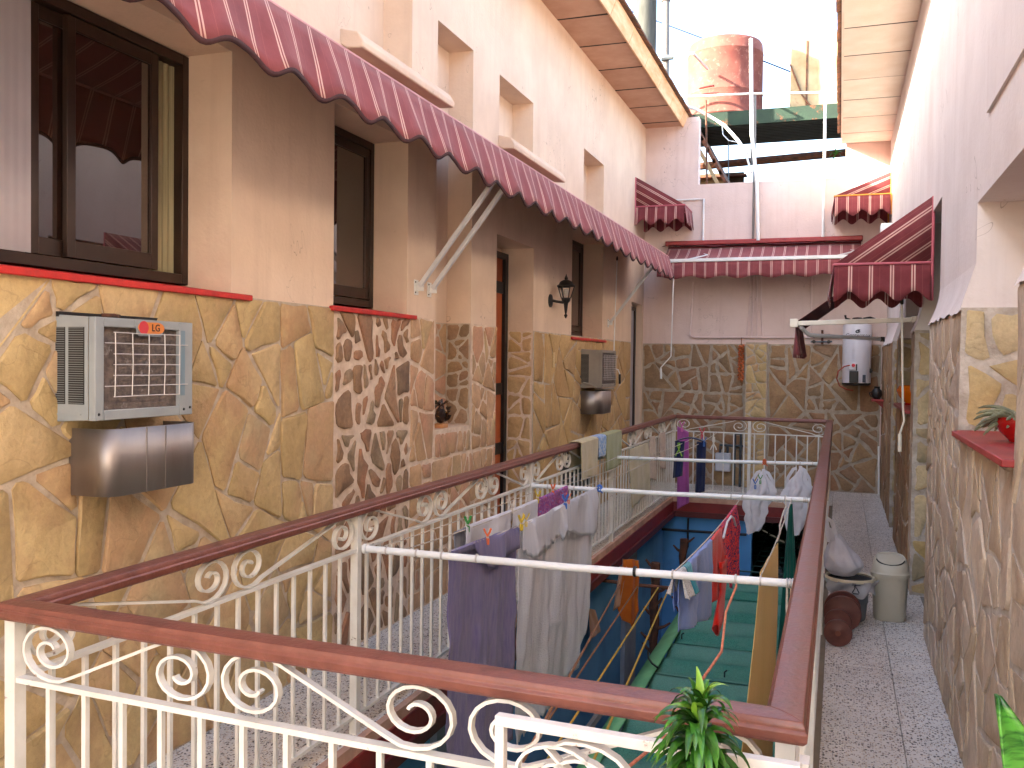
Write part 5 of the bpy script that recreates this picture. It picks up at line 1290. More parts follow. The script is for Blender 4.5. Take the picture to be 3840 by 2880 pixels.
blade((.385, 1.76, .16), (.36, 1.68, .80), .075, -.02); blade((.42, 1.80, .16), (.44, 1.82, .74), .075, .01); blade((.37, 1.80, .16), (.30, 1.90, .68), .07, -.01)
MB().lathe([(0, 0), (.08, 0), (.09, .01), (.105, .17), (.11, .19), (.10, .195), (.094, .18), (0, .17)], (.37, 1.79, 0), 24).build('pot', mat('terracotta_pot', lin((170, 92, 60)), .8), sn)

jb = thing('junction_box', 'small white box on the pink wall near the sunny corner, below the gold-barred awning', 'box', (.46, 11.3, 3.1))
MB().box(.40, XP+.002, 11.2, 11.42, 3.09, 3.20).build('case', M['white_pipe'], jb, bevel=.008)
MB().box(.405, .53, 11.192, 11.201, 3.10, 3.19).build('lid', M['heater_white'], jb, bevel=.003)
# ------------------------------------------------------------------ washing
def drape(name, label, cat, mt, a, b, front, backd, group=None, side=1, fold=.010, freq=16, skew=0, seed=0, nu=56, nv=40, rag=0, part='fabric', parent=None, lean=0.0, solid=.0014):
    """cloth laid over a line from a to b; front/backd = drop on the near and far side (numbers or functions of 0..1)"""
    A, B = Vector(a), Vector(b); d_ = (B-A); L_ = d_.length; d_.normalize(); out = Vector((d_.y, -d_.x, 0)).normalized()
    if out.x*side < 0: out = -out
    F_ = front if callable(front) else (lambda s_: front); K_ = backd if callable(backd) else (lambda s_: backd)
    rr = random.Random(seed); ph = [rr.uniform(0, 6) for _ in range(6)]
    def fn(s_, t):
        f, k = F_(s_), K_(s_)
        tot = f+k; v = -k + tot*t                       # signed distance from the line
        p = A.lerp(B, s_)
        w_ = abs(v)
        fo = fold*(min(1, w_/.12))*(sin(s_*freq+ph[0]+w_*2.2)+.6*sin(s_*freq*2.1+ph[1]-w_*3)+.3*sin(s_*freq*4.3+ph[2]+w_*5))
        nz_ = noise.noise(Vector((s_*6+ph[3], w_*7, seed*3.1)))*.008 + noise.noise(Vector((s_*L_*26+ph[3], w_*9, seed*1.7)))*.0045 + abs(noise.noise(Vector((s_*L_*11, w_*16, seed*2.3))))*.006
        rg = rag*noise.noise(Vector((s_*38, ph[4], 0)))*(1 if (t > .97 or t < .03) else 0)
        r_ = .010
        if w_ < r_*1.5: x_ = r_*sin(v/r_); z_ = r_*(cos(v/r_)-1)+r_*.6
        else: x_ = (r_*.95+.012*w_+lean*w_)*(1 if v > 0 else -1); z_ = -(w_-r_*1.0)
        q = p + out*(x_+fo+nz_*min(1, w_*9)) + d_*(skew*v + .25*fo)
        return (q.x, q.y, q.z + z_ + rg)
    o = MB().grid(nu, nv, fn).build(part if parent else name, mt, parent, solid=solid)
    if not parent: tag(o, label, cat, group)
    return o
M['c_purple'] = cloth_mat('towel_purple', lin((84, 78, 134)), lin((122, 110, 150)), 11, 320, .08, .6, .35, .75, stretch=(1, 5, .8))
M['c_pale'] = cloth_mat('towel_pale', lin((236, 236, 240)), lin((214, 216, 226)), 7, 130, .42, .8, .3, .6, stretch=(1, 6, .5))
M['c_white'] = cloth_mat('cloth_white', lin((228, 226, 228)), lin((208, 204, 206)), 6, 220, .25)
M['c_stripe'] = cloth_mat('sheet_grey', lin((170, 172, 182)), lin((136, 140, 156)), 42, 220, .2, .2, .4, .6, stretch=(1, 3, .02))
M['c_lilac'] = cloth_mat('cloth_lilac', lin((152, 180, 238)), lin((134, 162, 226)), 5, 150, .3, .4)
M['c_teal'] = cloth_mat('cloth_teal', lin((64, 160, 176)), lin((50, 136, 156)), 6)
M['c_red'] = cloth_mat('cloth_red', lin((226, 44, 32)), lin((204, 34, 26)), 6, 240, .15)
M['c_yellow'] = cloth_mat('cloth_mustard', lin((240, 216, 150)), lin((228, 200, 132)), 5, 240, .5, .2, stretch=(3, 8, .3))
M['c_green'] = cloth_mat('cloth_green', lin((24, 92, 78)), lin((16, 70, 60)), 4, 200, .18, .2)
M['c_cream'] = cloth_mat('cloth_cream', lin((206, 190, 148)), lin((184, 168, 126)), 8, 240, .12)
M['c_sage'] = cloth_mat('cloth_sage', lin((164, 164, 108)), lin((146, 148, 96)), 8, 240, .12)
M['c_sky'] = cloth_mat('cloth_blue_print', lin((104, 150, 206)), lin((196, 206, 214)), 40, 200, .12, .3, .42, .55)
M['c_navy'] = cloth_mat('cloth_navy', lin((40, 46, 84)), lin((30, 34, 62)), 6, 260, .05)
M['c_pink'] = cloth_mat('cloth_pink', lin((190, 104, 178)), lin((170, 90, 160)), 5, 240, .25)
M['c_orange'] = cloth_mat('cloth_orange', lin((214, 116, 36)), lin((190, 96, 30)), 5, 240, .2)
M['c_peachy'] = cloth_mat('cloth_peach', lin((206, 160, 130)), lin((190, 140, 112)), 5)
M['c_dark'] = cloth_mat('cloth_dark_green', lin((36, 50, 48)), None, 6)
def print_mat(name, c1, c2, c3, sc_, thr=.5, c4=None):
    mt, n, l, P = new_mat(name); tc = n.new('ShaderNodeTexCoord')
    w1 = n.new('ShaderNodeTexNoise'); w1.inputs['Scale'].default_value = sc_; w1.inputs['Detail'].default_value = 1.5; w1.inputs['Distortion'].default_value = 2.2; l.new(tc.outputs['Object'], w1.inputs['Vector'])
    rp = n.new('ShaderNodeValToRGB'); rp.color_ramp.interpolation = 'CONSTANT'; l.new(w1.outputs['Fac'], rp.inputs[0]); e = rp.color_ramp.elements
    e[0].position = 0; e[0].color = (*c1, 1); e[1].position = thr; e[1].color = (*c2, 1)
    e2 = e.new(thr+.055); e2.color = (*(c3), 1); e3 = e.new(thr+.10); e3.color = (*(c4 or c1), 1)
    l.new(rp.outputs[0], P.inputs['Base Color']); P.inputs['Roughness'].default_value = .9; return mt
M['c_print'] = print_mat('print_red_navy', lin((222, 66, 72)), lin((44, 30, 84)), lin((52, 36, 96)), 32, .46)
M['c_patch'] = print_mat('print_plum', lin((132, 62, 128)), lin((196, 96, 120)), lin((96, 128, 196)), 26, .5, lin((120, 50, 110)))
M['c_lace'] = print_mat('print_lace', lin((196, 194, 192)), lin((128, 130, 130)), lin((210, 208, 206)), 60, .48)
M['c_tealprint'] = print_mat('print_teal', lin((40, 96, 120)), lin((60, 140, 150)), lin((36, 70, 110)), 22, .5)

drape('towel', 'long dark purple towel hanging by the front white bar, folded over with an orange peg', 'towel', M['c_purple'], (-1.537, 3.62, .80), (-1.512, 4.42, .775),
      lambda s_: .035+.12*max(0, min(1, (s_-.30)*5)) - .045*max(0, (s_-.55)*2), lambda s_: 1.12-.03*s_, fold=.007, freq=11, seed=1, nu=54, nv=50)
drape('towel', 'long pale grey towel with ragged fringe hanging beside the purple towel', 'towel', M['c_pale'], (-1.508, 4.47, .775), (-1.465, 5.80, .80),
      lambda s_: .16+.10*s_+.03*sin(s_*9), lambda s_: 1.16-.12*s_-.45*max(0, s_-.8)*3, fold=.014, freq=15, seed=2, nu=90, nv=54, rag=.05, skew=.04)
drape('cloth', 'grey striped sheet hanging behind the purple towel', 'sheet', M['c_stripe'], (-1.725, 4.12, .784), (-1.71, 4.85, .778), .02, .62, fold=.006, freq=8, seed=3)
drape('cloth', 'small white cloth with a green peg on the line behind the purple towel', 'cloth', M['c_white'], (-1.718, 4.22, .790), (-1.70, 4.84, .782), lambda s_: .17-.05*s_, .10, fold=.006, freq=10, seed=4, rag=.02, skew=-.35)
drape('cloth', 'second white cloth between the green-pegged cloth and the plum patterned one', 'cloth', M['c_white'], (-1.70, 4.86, .782), (-1.685, 5.26, .785), .17, .06, fold=.007, freq=12, seed=5, rag=.03)
drape('cloth', 'plum patterned cloth with blue hem under the middle bar', 'cloth', M['c_patch'], (-1.685, 5.28, .785), (-1.665, 5.84, .797), lambda s_: .15+.02*sin(s_*7), .06, fold=.006, freq=9, seed=6)
drape('cloth', 'dark teal printed cloth hanging low below the plum patterned cloth', 'cloth', M['c_tealprint'], (-1.705, 5.05, .775), (-1.695, 5.3, .78), .02, .78, fold=.008, freq=9, seed=7)
drape('cloth', 'small grey lace cloth on the line by the front bar, beside the teal cloth', 'cloth', M['c_lace'], (-.575, 3.575, .800), (-.57, 3.70, .794), .11, .10, lean=.25, fold=.010, freq=9, seed=8)
drape('cloth', 'small teal cloth pegged against the lilac cloth', 'cloth', M['c_teal'], (-.57, 3.70, .796), (-.568, 3.82, .79), .12, .08, lean=.22, fold=.010, freq=7, seed=9)
drape('cloth', 'lilac cloth hanging behind the front bar next to the red sock', 'cloth', M['c_lilac'], (-.578, 3.60, .790), (-.563, 4.50, .768), lambda s_: .23+.14*s_, .16, fold=.012, freq=13, seed=10, skew=-.08)
# red sock: leg, heel and foot
def sock(name, label, mt, top, h, wy, dx=0):
    t = thing(name, label, 'sock', top)
    x, y, z = top
    path = [(0, 0, .02), (0, 0, -.10), (0, -.01, -h*.6), (0, -.03, -h*.82), (0, -.11, -h*.97), (0, -.19, -h*1.10), (0, -.235, -h*1.16)]
    rad = [wy*.5, wy*.5, wy*.46, wy*.50, wy*.46, wy*.42, wy*.15]
    V = []; n = 14
    for i, (p, r_) in enumerate(zip(path, rad)):
        q0 = Vector(path[max(0, i-1)]); q1 = Vector(path[min(len(path)-1, i+1)]); tt = (q1-q0).normalized(); nn = Vector((0, tt.z, -tt.y))
        for j in range(n):
            a = 2*PI*j/n; c = Vector(p)+nn*r_*cos(a)+Vector((1, 0, 0))*(.016+.006*sin(i*2.0+a*3))*sin(a)
            V.append((x+c.x, y+c.y, z+c.z))
    F = [(i*n+j, i*n+(j+1) % n, (i+1)*n+(j+1) % n, (i+1)*n+j) for i in range(len(path)-1) for j in range(n)]
    b = MB().add(V, F, True).build('leg', mt, t); md = b.modifiers.new('s', 'SUBSURF'); md.levels = 1; md.render_levels = 2
    MB().grid(10, 3, lambda s_, q: (x+.018*cos(s_*2*PI), y+wy*.5*sin(s_*2*PI)*1.04, z+.02-.03*q)).build('cuff', mt, t, solid=.004)
    return t
drape('cloth', 'bright red cloth on the line between the lilac cloth and the patterned shorts', 'cloth', M['c_red'], (-.562, 4.47, .770), (-.554, 4.90, .768), lambda s_: .33-.03*s_, .20, fold=.010, freq=8, seed=12)
sock('sock', 'red sock hanging with its toe pointing down, right of the lilac cloth', M['c_red'], (-.53, 4.70, .62), .235, .19)
sh = thing('shorts', 'red and navy patterned shorts with a white waist cord on the line', 'shorts', (-.55, 5.1, .78))
drape('', '', '', M['c_print'], (-.556, 4.80, .775), (-.55, 5.10, .785), .30, .05, fold=.014, freq=9, seed=13, parent=sh, part='trouser_leg')
drape('', '', '', M['c_print'], (-.552, 5.08, .785), (-.548, 5.46, .795), .40, .05, fold=.016, freq=10, seed=14, parent=sh, part='trouser_leg', skew=.05)
MB().tube([(-.532, 4.72, .74), (-.528, 4.85, .80), (-.525, 5.0, .805), (-.524, 5.12, .775), (-.523, 5.22, .72)], .006, 6).build('waist_cord', M['c_white'], sh)
# mustard cloth, long and narrow
def quadcloth(name, label, cat, mt, c00, c10, c01, c11, fold, freq, seed, nu=30, nv=36, nrm=(1, 0, 0)):
    """c00,c10 top corners, c01,c11 bottom corners"""
    A, B, C_, D = map(Vector, (c00, c10, c01, c11)); N_ = Vector(nrm)
    def fn(s_, t):
        p = A.lerp(B, s_).lerp(C_.lerp(D, s_), t)
        return tuple(p + N_*fold*min(1, t*4+.15)*(sin(s_*freq+seed+t*1.4)+.5*sin(s_*freq*2.3+seed*2-t*2)))
    return tag(MB().grid(nu, nv, fn).build(name, mt, solid=.003), label, cat)
quadcloth('cloth', 'long mustard yellow cloth hanging down the well beside the right brown handrail', 'cloth', M['c_yellow'], (-.282, 3.78, .785), (-.266, 4.62, .752), (-.385, 3.78, -.42), (-.262, 4.60, -.55), .010, 7, 2)
drape('cloth', 'narrow top fold of mustard cloth over the line', 'cloth', M['c_yellow'], (-.270, 3.80, .788), (-.268, 4.60, .755), .05, .05, fold=.003, freq=9, seed=15) if False else None
# dark green cloth gathered at the top
def gather(name, label, cat, mt, top, bot, r0, r1, sq, n=64, nv=30, pleats=7, seed=0):
    T_, B_ = Vector(top), Vector(bot)
    def fn(s_, t):
        p = T_.lerp(B_, t); a = s_*2*PI; r_ = r0+(r1-r0)*t**.85
        r_ *= 1+.22*sin(a*pleats+seed)*min(1, t*3) + .08*sin(a*3+t*4)
        return (p.x+r_*cos(a)*.9, p.y+r_*sin(a)*sq, p.z-.02*sin(a*pleats+seed)*t)
    return tag(MB().grid(n, nv, fn).build(name, mt), label, cat)
gather('cloth', 'dark green cloth gathered at the top, hanging from the middle bar by the right handrail', 'cloth', M['c_green'], (-.262, 5.83, .77), (-.268, 5.82, -.36), .010, .066, .7, seed=1)
# plastic bags hung to dry
def hang_bag(label, top, w_, h_, seed):
    t = thing('plastic_bag', label, 'bag', top, 'white bags hung to dry')
    x, y, z = top
    def fn(s_, q):
        a = s_*2*PI
        k = .13+.87*min(1, max(0, q-.04)*3.2)**.9 if q < .5 else 1-.55*((q-.5)/.5)**1.2
        w1, d1 = w_*.5*k, w_*.20*k
        r_ = 1+.20*sin(a*5+seed+q*4)*min(1, q*4)+.10*sin(a*9-q*9)
        nx = .035*noise.noise(Vector((q*3.1, seed*7.7, 0)))+.02*noise.noise(Vector((q*8, seed, 5)))
        zb = .035*noise.noise(Vector((cos(a)*1.5, sin(a)*1.5, seed)))*max(0, q-.8)*5
        return (x+w1*cos(a)*r_+nx-.07*q*(1 if seed == 1 else .15), y+d1*sin(a)*r_, z-h_*q+zb+.02*cos(a)*q)
    MB().grid(60, 44, fn).build('body', M['bag'], t)
    for q in (-1, 1):
        MB().ribbon([(x+q*w_*.08, y, z-.02), (x+q*w_*.22, y-.01, z+.0-.03), (x+q*w_*.42, y-.01, z-.10), (x+q*w_*.46, y, z-.17), (x+q*w_*.34, y, z-.22)], (0, 1, 0), .026, .005).build('handle', M['bag'], t)
    return t
hang_bag('white plastic bag hanging from the orange knot on the far bar', (-.585, 7.95, .745), .20, .53, 1)
hang_bag('white plastic bag hanging from the far bar close to the right brown handrail', (-.305, 8.05, .775), .20, .58, 2)
# cloths thrown over the left handrail
def over_rail(label, y0, y1, f, b_, mt, seed, cat='towel', x=-1.912):
    return drape('towel', label, cat, mt, (x, y0, 1.002), (x, y1, 1.002), f, b_, fold=.006, freq=8, seed=seed, solid=.004, lean=.04)
def rail_cloth(name, label, mt, y0, y1, f, b_, seed):
    rr = random.Random(seed)
    def fn(s_, t):
        y = y0+(y1-y0)*s_; tot = b_+.09+f; v = t*tot
        if v < b_: x, z = -1.957-.004, .99-(b_-v)
        elif v < b_+.09: x, z = -1.957+(v-b_), .994+.004*sin(PI*(v-b_)/.09)
        else: x, z = -1.866+.004, .99-(v-b_-.09)
        k = max(0, abs(v-b_-.045)-.06)*4
        x += (.007*sin(s_*9+seed)+.004*sin(s_*21+seed*2))*min(1, k)*(1)
        return (x, y+.02*(t-.5)*sin(seed)+.01*noise.noise(Vector((s_*4, t*5, seed))), z+.012*noise.noise(Vector((s_*5, seed, 0)))*min(1, k))
    return tag(MB().grid(24, 34, fn).build(name, mt, solid=.004), label, 'towel', 'towels over the far left handrail')
rail_cloth('towel', 'cream towel thrown over the handrail, left of the blue print towel', M['c_cream'], 6.92, 7.46, .30, .24, 1)
rail_cloth('towel', 'blue print towel between the cream and the sage towel on the handrail', M['c_sky'], 7.47, 7.74, .17, .24, 2)
rail_cloth('towel', 'sage green towel thrown over the handrail, right of the blue print towel', M['c_sage'], 7.75, 8.33, .31, .22, 3)
quadcloth('cloth', 'dark cloth hanging outside the railing behind the cream towel', 'cloth', M['c_dark'], (-1.975, 6.75, .93), (-1.975, 7.6, .93), (-1.98, 6.80, .55), (-1.98, 7.6, .55), .006, 9, 3)
quadcloth('cloth', 'cream cloth hanging inside the railing under the far bar', 'cloth', M['c_cream'], (-1.868, 8.72, .79), (-1.868, 9.62, .79), (-1.862, 8.80, .22), (-1.862, 9.68, .26), .010, 8, 5)
for y0, y1, z1, lb, sd in ((9.70, 9.98, .40, 'pale beige cloth on the mid rail next to the cream cloth', 4), (10.25, 10.62, .46, 'pale grey cloth on the mid rail near the far corner', 6)):
    quadcloth('cloth', lb, 'cloth', mat('pale_cloth', lin((200, 180, 160)), .95, lin((180, 164, 150)), 20, bump=.4, bscale=90), (-1.868, y0, .84), (-1.868, y1, .83), (-1.86, y0+.02, z1), (-1.86, y1+.05, z1-.06), .012, 10, sd)
# navy trousers straddling two lines at the far end
tr_ = thing('trousers', 'dark navy trousers hung across the lines before the far railing', 'trousers', (-1.45, 9.8, .8))
def tleg(x0, x1, zt, zb, ph):
    def fn(s_, t):
        x = x0+(x1-x0)*s_; z = zt+(zb-zt)*t
        a = s_*PI
        return (x-.02*t*(1 if ph < 2 else .4), 9.8-.035*sin(a)*(1+.2*sin(t*7+ph))+.006*sin(s_*14+ph)*t, z+.03*(s_-.5)*t)
    MB().grid(14, 20, fn).build('trouser_leg', M['c_navy'], tr_, solid=.008)
tleg(-1.615, -1.52, .80, .42, 0); tleg(-1.39, -1.295, .80, .27, 3)
MB().grid(24, 8, lambda s_, t: (-1.615+.32*s_, 9.76+.10*t, .795+.045*sin(PI*s_)-.010*abs(t-.5))).build('waist', M['c_navy'], tr_, solid=.008)
quadcloth('towel', 'pink towel hanging long and narrow in front of the far red edge', 'towel', M['c_pink'], (-1.73, 10.62, .90), (-1.60, 10.60, .84), (-1.72, 10.62, -.05), (-1.58, 10.60, .04), .006, 7, 2, nrm=(0, 1, 0))

# clothes pegs
def peg(x, y, z, m_, label, az=0, s_=1.0, up_=False):
    t = thing('clothes_peg', label, 'clothes peg', (x, y, z), 'plastic clothes pegs')
    k = -1 if up_ else 1
    for q in (-1, 1):
        c_, s2 = cos(az), sin(az)
        pts = [(q*.004, -.034*k), (q*.005, -.010*k), (q*-.001, .004*k), (q*.010, .022*k), (q*.017, .040*k)]
        V = []
        for (u, v) in pts: V.append((x+u*s_*c_*.72, y+u*s_*s2*.72, z+v*s_*.72))
        MB().ribbon(V, (-s2, c_, 0), .0042*s_, .008*s_).build('leg', m_, t)
    MB().tube([(x-.007*s2, y+.007*c_, z), (x+.007*s2, y-.007*c_, z)], .005, 8).build('spring', M['wire'], t)
peg(-1.71, 4.24, .80, M['pl_green'], 'green peg at the end of the small white cloth', R(60), 1.5)
peg(-1.515, 4.0, .795, M['pl_orange'], 'orange peg on the purple towel', R(40), 1.4)
peg(-1.50, 4.44, .79, M['pl_yellow'], 'yellow peg between the purple towel and the pale towel', R(60), 1.5)
peg(-1.495, 4.50, .795, M['pl_yellow'], 'second yellow peg right at the start of the pale towel', R(20), 1.3)
peg(-1.475, 5.15, .80, M['pl_blue'], 'blue peg in the middle of the pale grey towel', R(50), 1.6)
peg(-1.475, 5.22, .81, M['pl_orange'], 'orange peg just beyond the blue peg on the pale towel', R(10), 1.2)
peg(-1.695, 4.85, .80, M['pl_white'], 'white peg between the two small white cloths', R(50), 1.4)
peg(-1.68, 5.27, .80, M['pl_yellow'], 'yellow peg at the near end of the plum patterned cloth', R(40), 1.4)
peg(-1.67, 5.55, .81, M['pl_orange'], 'orange peg on top of the plum patterned cloth', R(60), 1.3)
peg(-1.57, 9.75, .72, M['pl_lime'], 'lime green peg hanging in the middle of the navy trousers', R(10), 2.6, True)
peg(-1.36, 9.95, .87, M['pl_red'], 'bright red peg above the navy trousers', R(0), 2.2)
peg(-1.31, 9.74, .80, M['pl_blue'], 'light blue peg at the waist of the navy trousers', R(10), 1.8)
peg(-1.27, 10.2, .76, M['pl_white'], 'white peg hanging right of the navy trousers', R(0), 2.6, True)
peg(-1.66, 10.5, .90, M['pl_pink'], 'pink peg holding the pink towel', R(0), 2.2)
peg(-.64, 7.9, .62, M['pl_blue'], 'blue peg clipped on the white hanging bag', R(0), 1.6)
peg(-.60, 7.9, .66, M['pl_green'], 'green peg clipped on the white hanging bag', R(0), 1.4)
for x, y, lb in ((-.17, 3.60, 'pale hook loop hanging at the end of the front bar'), (-.165, 5.90, 'pale hook loop hanging at the end of the middle bar')):
    tag(MB().tube([(x, y, .80), (x, y, .70), (x+.004, y, .655), (x+.012, y, .66), (x+.014, y, .70), (x+.016, y, .80)], .0045, 6).build('hook', M['rope_white']), lb, 'hook')
# chipped white strip along the outside of the right handrail
tag(MB().box(-.052, -.046, 5.4, 6.2, .86, .94).build('tape', M['rope_white']), 'peeling pale tape on the outer side of the right handrail', 'tape')

# ------------------------------------------------------------------ inside the sunken patio
rf = thing('patio_roof', 'green felt-covered corrugated roof with a pale green edge board inside the well', 'roof', (-.7, 6, -.75))
bounds = [1.9, 3.55, 5.25, 6.98, 7.97, 9.67, 10.5]
for i, (y0, y1) in enumerate(zip(bounds, bounds[1:])):
    ny = int((y1-y0+.12)/.03)
    def fn(s_, t):
        y = y0 + (y1+.10-y0)*t; x = -1.30 + 1.19*s_
        if y > 10.52: y = 10.52
        z = -.775 + .012*(1-t) + .024*cos(2*PI*y/.41) + .004*noise.noise(Vector((x*2, y*2, i)))
        return (x, y, z)
    MB().grid(16, ny, fn).build('roof_sheet', M['roof_green'], rf, solid=.004)
MB().add([(-1.42, 1.9, -.79), (-1.275, 1.9, -.715), (-1.275, 10.5, -.715), (-1.42, 10.5, -.79), (-1.42, 1.9, -.93), (-1.42, 10.5, -.93)], [(0, 1, 2, 3), (4, 0, 3, 5)]).build('edge_board', M['flash_green'], rf, solid=.012)
for (x, y) in ((-.78, 7.15), (-.62, 7.97), (-.9, 5.4), (-1.24, 8.02), (-.3, 6.9)):
    MB().tube([(x, y, -.76), (x, y, -.72), (x+.02, y, -.705)], .006, 6).build('roof_hook', M['black'], rf)
line('cord', [(-1.405, 7.36, -.70), (-1.37, 7.2, -.70), (-1.31, 7.05, -.69), (-1.26, 6.98, -.69)], .008, M['black'], 'short black cable lying over the pale green edge board', 'cable')
line('beam', [(-1.55, 1.9, -.86), (-1.55, 6.6, -.86)], .03, M['pipe_grey'], 'grey pipe running below the pale green edge board', 'pipe')
ms = thing('wire_mesh', 'dark green wire mesh panel beyond the felt roof in the well', 'mesh', (-.6, 12.5, -.85))
for k in range(9): MB().tube([(-1.22+.14*k, 10.45, -.84), (-1.22+.14*k, 15.6, -.84)], .009, 5).build('wire', M['mesh_green'], ms)
for k in range(16): MB().tube([(-1.25, 10.55+.33*k, -.82), (-.08, 10.55+.33*k, -.82)], .009, 5).build('wire', M['mesh_green'], ms)
lb_ = thing('lamp_globe', 'pale round object seen below the green wire mesh', 'lamp', (-.75, 12.6, -1.3))
MB().lathe([(0, -.14), (.10, -.10), (.14, 0), (.10, .10), (.04, .14), (.04, .2)], (-.78, 12.6, -1.12), 16).build('globe', mat('globe', lin((170, 176, 186)), .3), lb_)
MB().tube([(-.78, 12.6, -.95), (-.78, 12.6, -.83)], .012, 6).build('rod', M['iron_pipe'], lb_)
# rusty rod with ropes and a stubbed trunk used as a coat tree
rd = thing('rod', 'rusty rod across the well holding yellow and pale ropes', 'rod', (-1.6, 8, -.32))
MB().tube([(-2.0, 8, -.31), (-1.6, 8.0, -.325), (-1.18, 8, -.325)], .016, 8).build('bar', M['rust'], rd)
for i, (x, m_, xe, ze, lb) in enumerate(((-1.783, 'rope_brown', -1.266, .10, 'brownish rope farthest left, from the rusty rod towards the railing'), (-1.624, 'rope_brown', -1.32, -.10, 'thin dark rope from the rusty rod, second from the left'),
                            (-1.447, 'rope_yellow', -1.217, -.134, 'bright yellow rope running from the rusty rod down the blue wall'), (-1.355, 'rope_yellow', -1.052, -.114, 'dull yellow rope starting under the grey lace cloth'))):
    a, b = Vector((x, 8, -.33)), Vector((xe, 5.0, ze)); e_ = a + (b-a)*1.9
    line('rope', [tuple(a), tuple(a.lerp(e_, .5)), tuple(e_)], .0065, M[m_], lb, 'rope')
for yy, xx, zz, hh, lb in ((9.0, -1.66, -1.9, -.33, 'knotty brown trunk with stub branches standing by the blue wall'), (11.0, -1.70, -1.9, -.45, 'second knotty trunk farther back by the end of the blue wall')):
    t = thing('coat_tree', lb, 'post', (xx, yy, zz)); rr = random.Random(int(yy))
    pts = [(xx+rr.uniform(-.012, .012), yy, zz+(hh-zz)*k/14) for k in range(15)]
    MB().tube(pts, [.036+.012*abs(sin(k*2.3)) for k in range(15)], 8).build('trunk', M['rust'], t)
    for k in range(9):
        z = hh-.05-.12*k; a = rr.choice((0, PI, .6, 2.5, -.5)); L_ = rr.uniform(.08, .16)
        MB().tube([(xx, yy, z), (xx+cos(a)*L_*.6, yy+sin(a)*L_*.4, z+.03), (xx+cos(a)*L_, yy+sin(a)*L_*.6, z+.075)], [.022, .015, .010], 6).build('stub', M['rust'], t)
pipe('pipe', [(-2.0, 11.25, -.40), (-1.0, 11.25, -.395)], .016, M['black_iron'], 'dark pipe across the deep blue end wall of the patio')
pipe('pipe', [(-1.69, 11.27, -.25), (-1.69, 11.27, -.60)], .012, M['black_iron'], 'short upright dark pipe above the farther trunk')
oc = thing('cloth', 'orange garment hanging from the rusty rod in front of the blue wall', 'garment', (-1.7, 8, -.1))
def og(s_, t):
    x = -1.755+.14*s_ + (-.05*t if s_ < .4 else .01*t); z = -.10-.42*t - (.19*t*(1-abs(s_-.55)*2) if t > .5 else 0)
    return (x+.008*sin(t*6), 7.97-.02*sin(s_*9)-.01*sin(t*5), z)
MB().grid(16, 20, og).build('fabric', M['c_orange'], oc, solid=.004)
quadcloth('', '', '', M['c_peachy'], (-1.765, 7.96, -.18), (-1.72, 7.95, -.15), (-1.835, 7.97, -.53), (-1.74, 7.95, -.58), .006, 6, 1, nrm=(0, 1, 0)) if False else None
MB().grid(6, 12, lambda s_, t: (-1.775+.06*s_-.055*t, 7.945-.008*sin(s_*6), -.16-.40*t+.05*t*s_)).build('lining', M['c_peachy'], oc, solid=.003)
quadcloth('cloth', 'small brown cloth on the blue wall partly behind the pale towel', 'cloth', M['c_peachy'], (-1.95, 7.55, -.45), (-1.95, 7.78, -.52), (-1.94, 7.6, -.74), (-1.94, 7.95, -.74), .008, 6, 2)

# ------------------------------------------------------------------ up on the roofs
tk = thing('water_tank', 'weathered red cylindrical water tank on the green platform', 'water tank', (-1.80, 15.1, 5.45))
MB().lathe([(0, 0), (.585, 0), (.595, .015), (.585, .03), (.583, .36), (.590, .375), (.583, .39), (.583, .98), (.590, .995), (.583, 1.01), (.572, 1.14), (.55, 1.18), (.50, 1.20), (0, 1.215)], (-1.80, 15.1, 5.45), 48).build('drum', M['tank_red'], tk)
MB().lathe([(.22, 0), (.23, .03), (.2, .05), (0, .055)], (-1.80, 15.1, 6.655), 24).build('lid', M['tank_red'], tk)
for q, z, a0, a1 in ((0, 5.86, 236, 262), (1, 5.745, 232, 270)):
    MB().tube([(-1.80+.590*cos(R(a)), 15.1+.590*sin(R(a)), z+.012*sin(R((a-a0)*6))*q) for a in range(a0, a1, 4)], .012-.004*q, 6).build('weld_mark', mat('tank_dark', lin((110, 34, 36)), .7), tk)
tk2 = thing('water_tank', 'pale rusty square water tank beside the roof edge on the green platform', 'water tank', (-.45, 15.2, 5.45))
MB().box(-.80, .3, 14.9, 15.8, 5.45, 6.62).build('shell', M['tank_pale'], tk2, bevel=.02)
MB().box(-.57, -.545, 14.888, 14.9, 5.45, 6.52).build('seam', M['rust'], tk2)
MB().tube([(-.8, 14.87, 6.18), (-.62, 14.87, 5.7), (-.42, 14.87, 5.42), (-.2, 14.87, 5.2)], .014, 6).build('pipe', M['rust'], tk2)
pf_ = thing('platform', 'green painted steel platform carrying the water tanks, dark ribbed underneath', 'platform', (-1, 15, 5.3))
MB().box(-2.6, 1.2, 14.46, 14.52, 5.22, 5.40).build('edge_beam', M['green_beam'], pf_)
MB().box(-2.6, 1.2, 14.46, 14.60, 5.40, 5.43).build('top_flange', M['green_beam'], pf_)
dk = MB()
for k in range(12): dk.prism([(14.53+.10*k, 5.24), (14.55+.10*k, 5.205), (14.60+.10*k, 5.205), (14.62+.10*k, 5.24)], lambda a, b: (-2.6, a, b), lambda a, b: (1.2, a, b))
dk.box(-2.6, 1.2, 14.53, 15.8, 5.24, 5.39); tag(dk.build('deck', M['dark_metal'], pf_), kind='stuff')
for x in (-2.5, 1.1): MB().box(x-.06, x+.06, 14.6, 14.72, -3, 5.205).build('support', M['rust'], pf_); MB().box(x-.06, x+.06, 15.6, 15.72, -3, 5.205).build('support', M['rust'], pf_)
for x, lb in ((-1.35, 'pole'),): pass
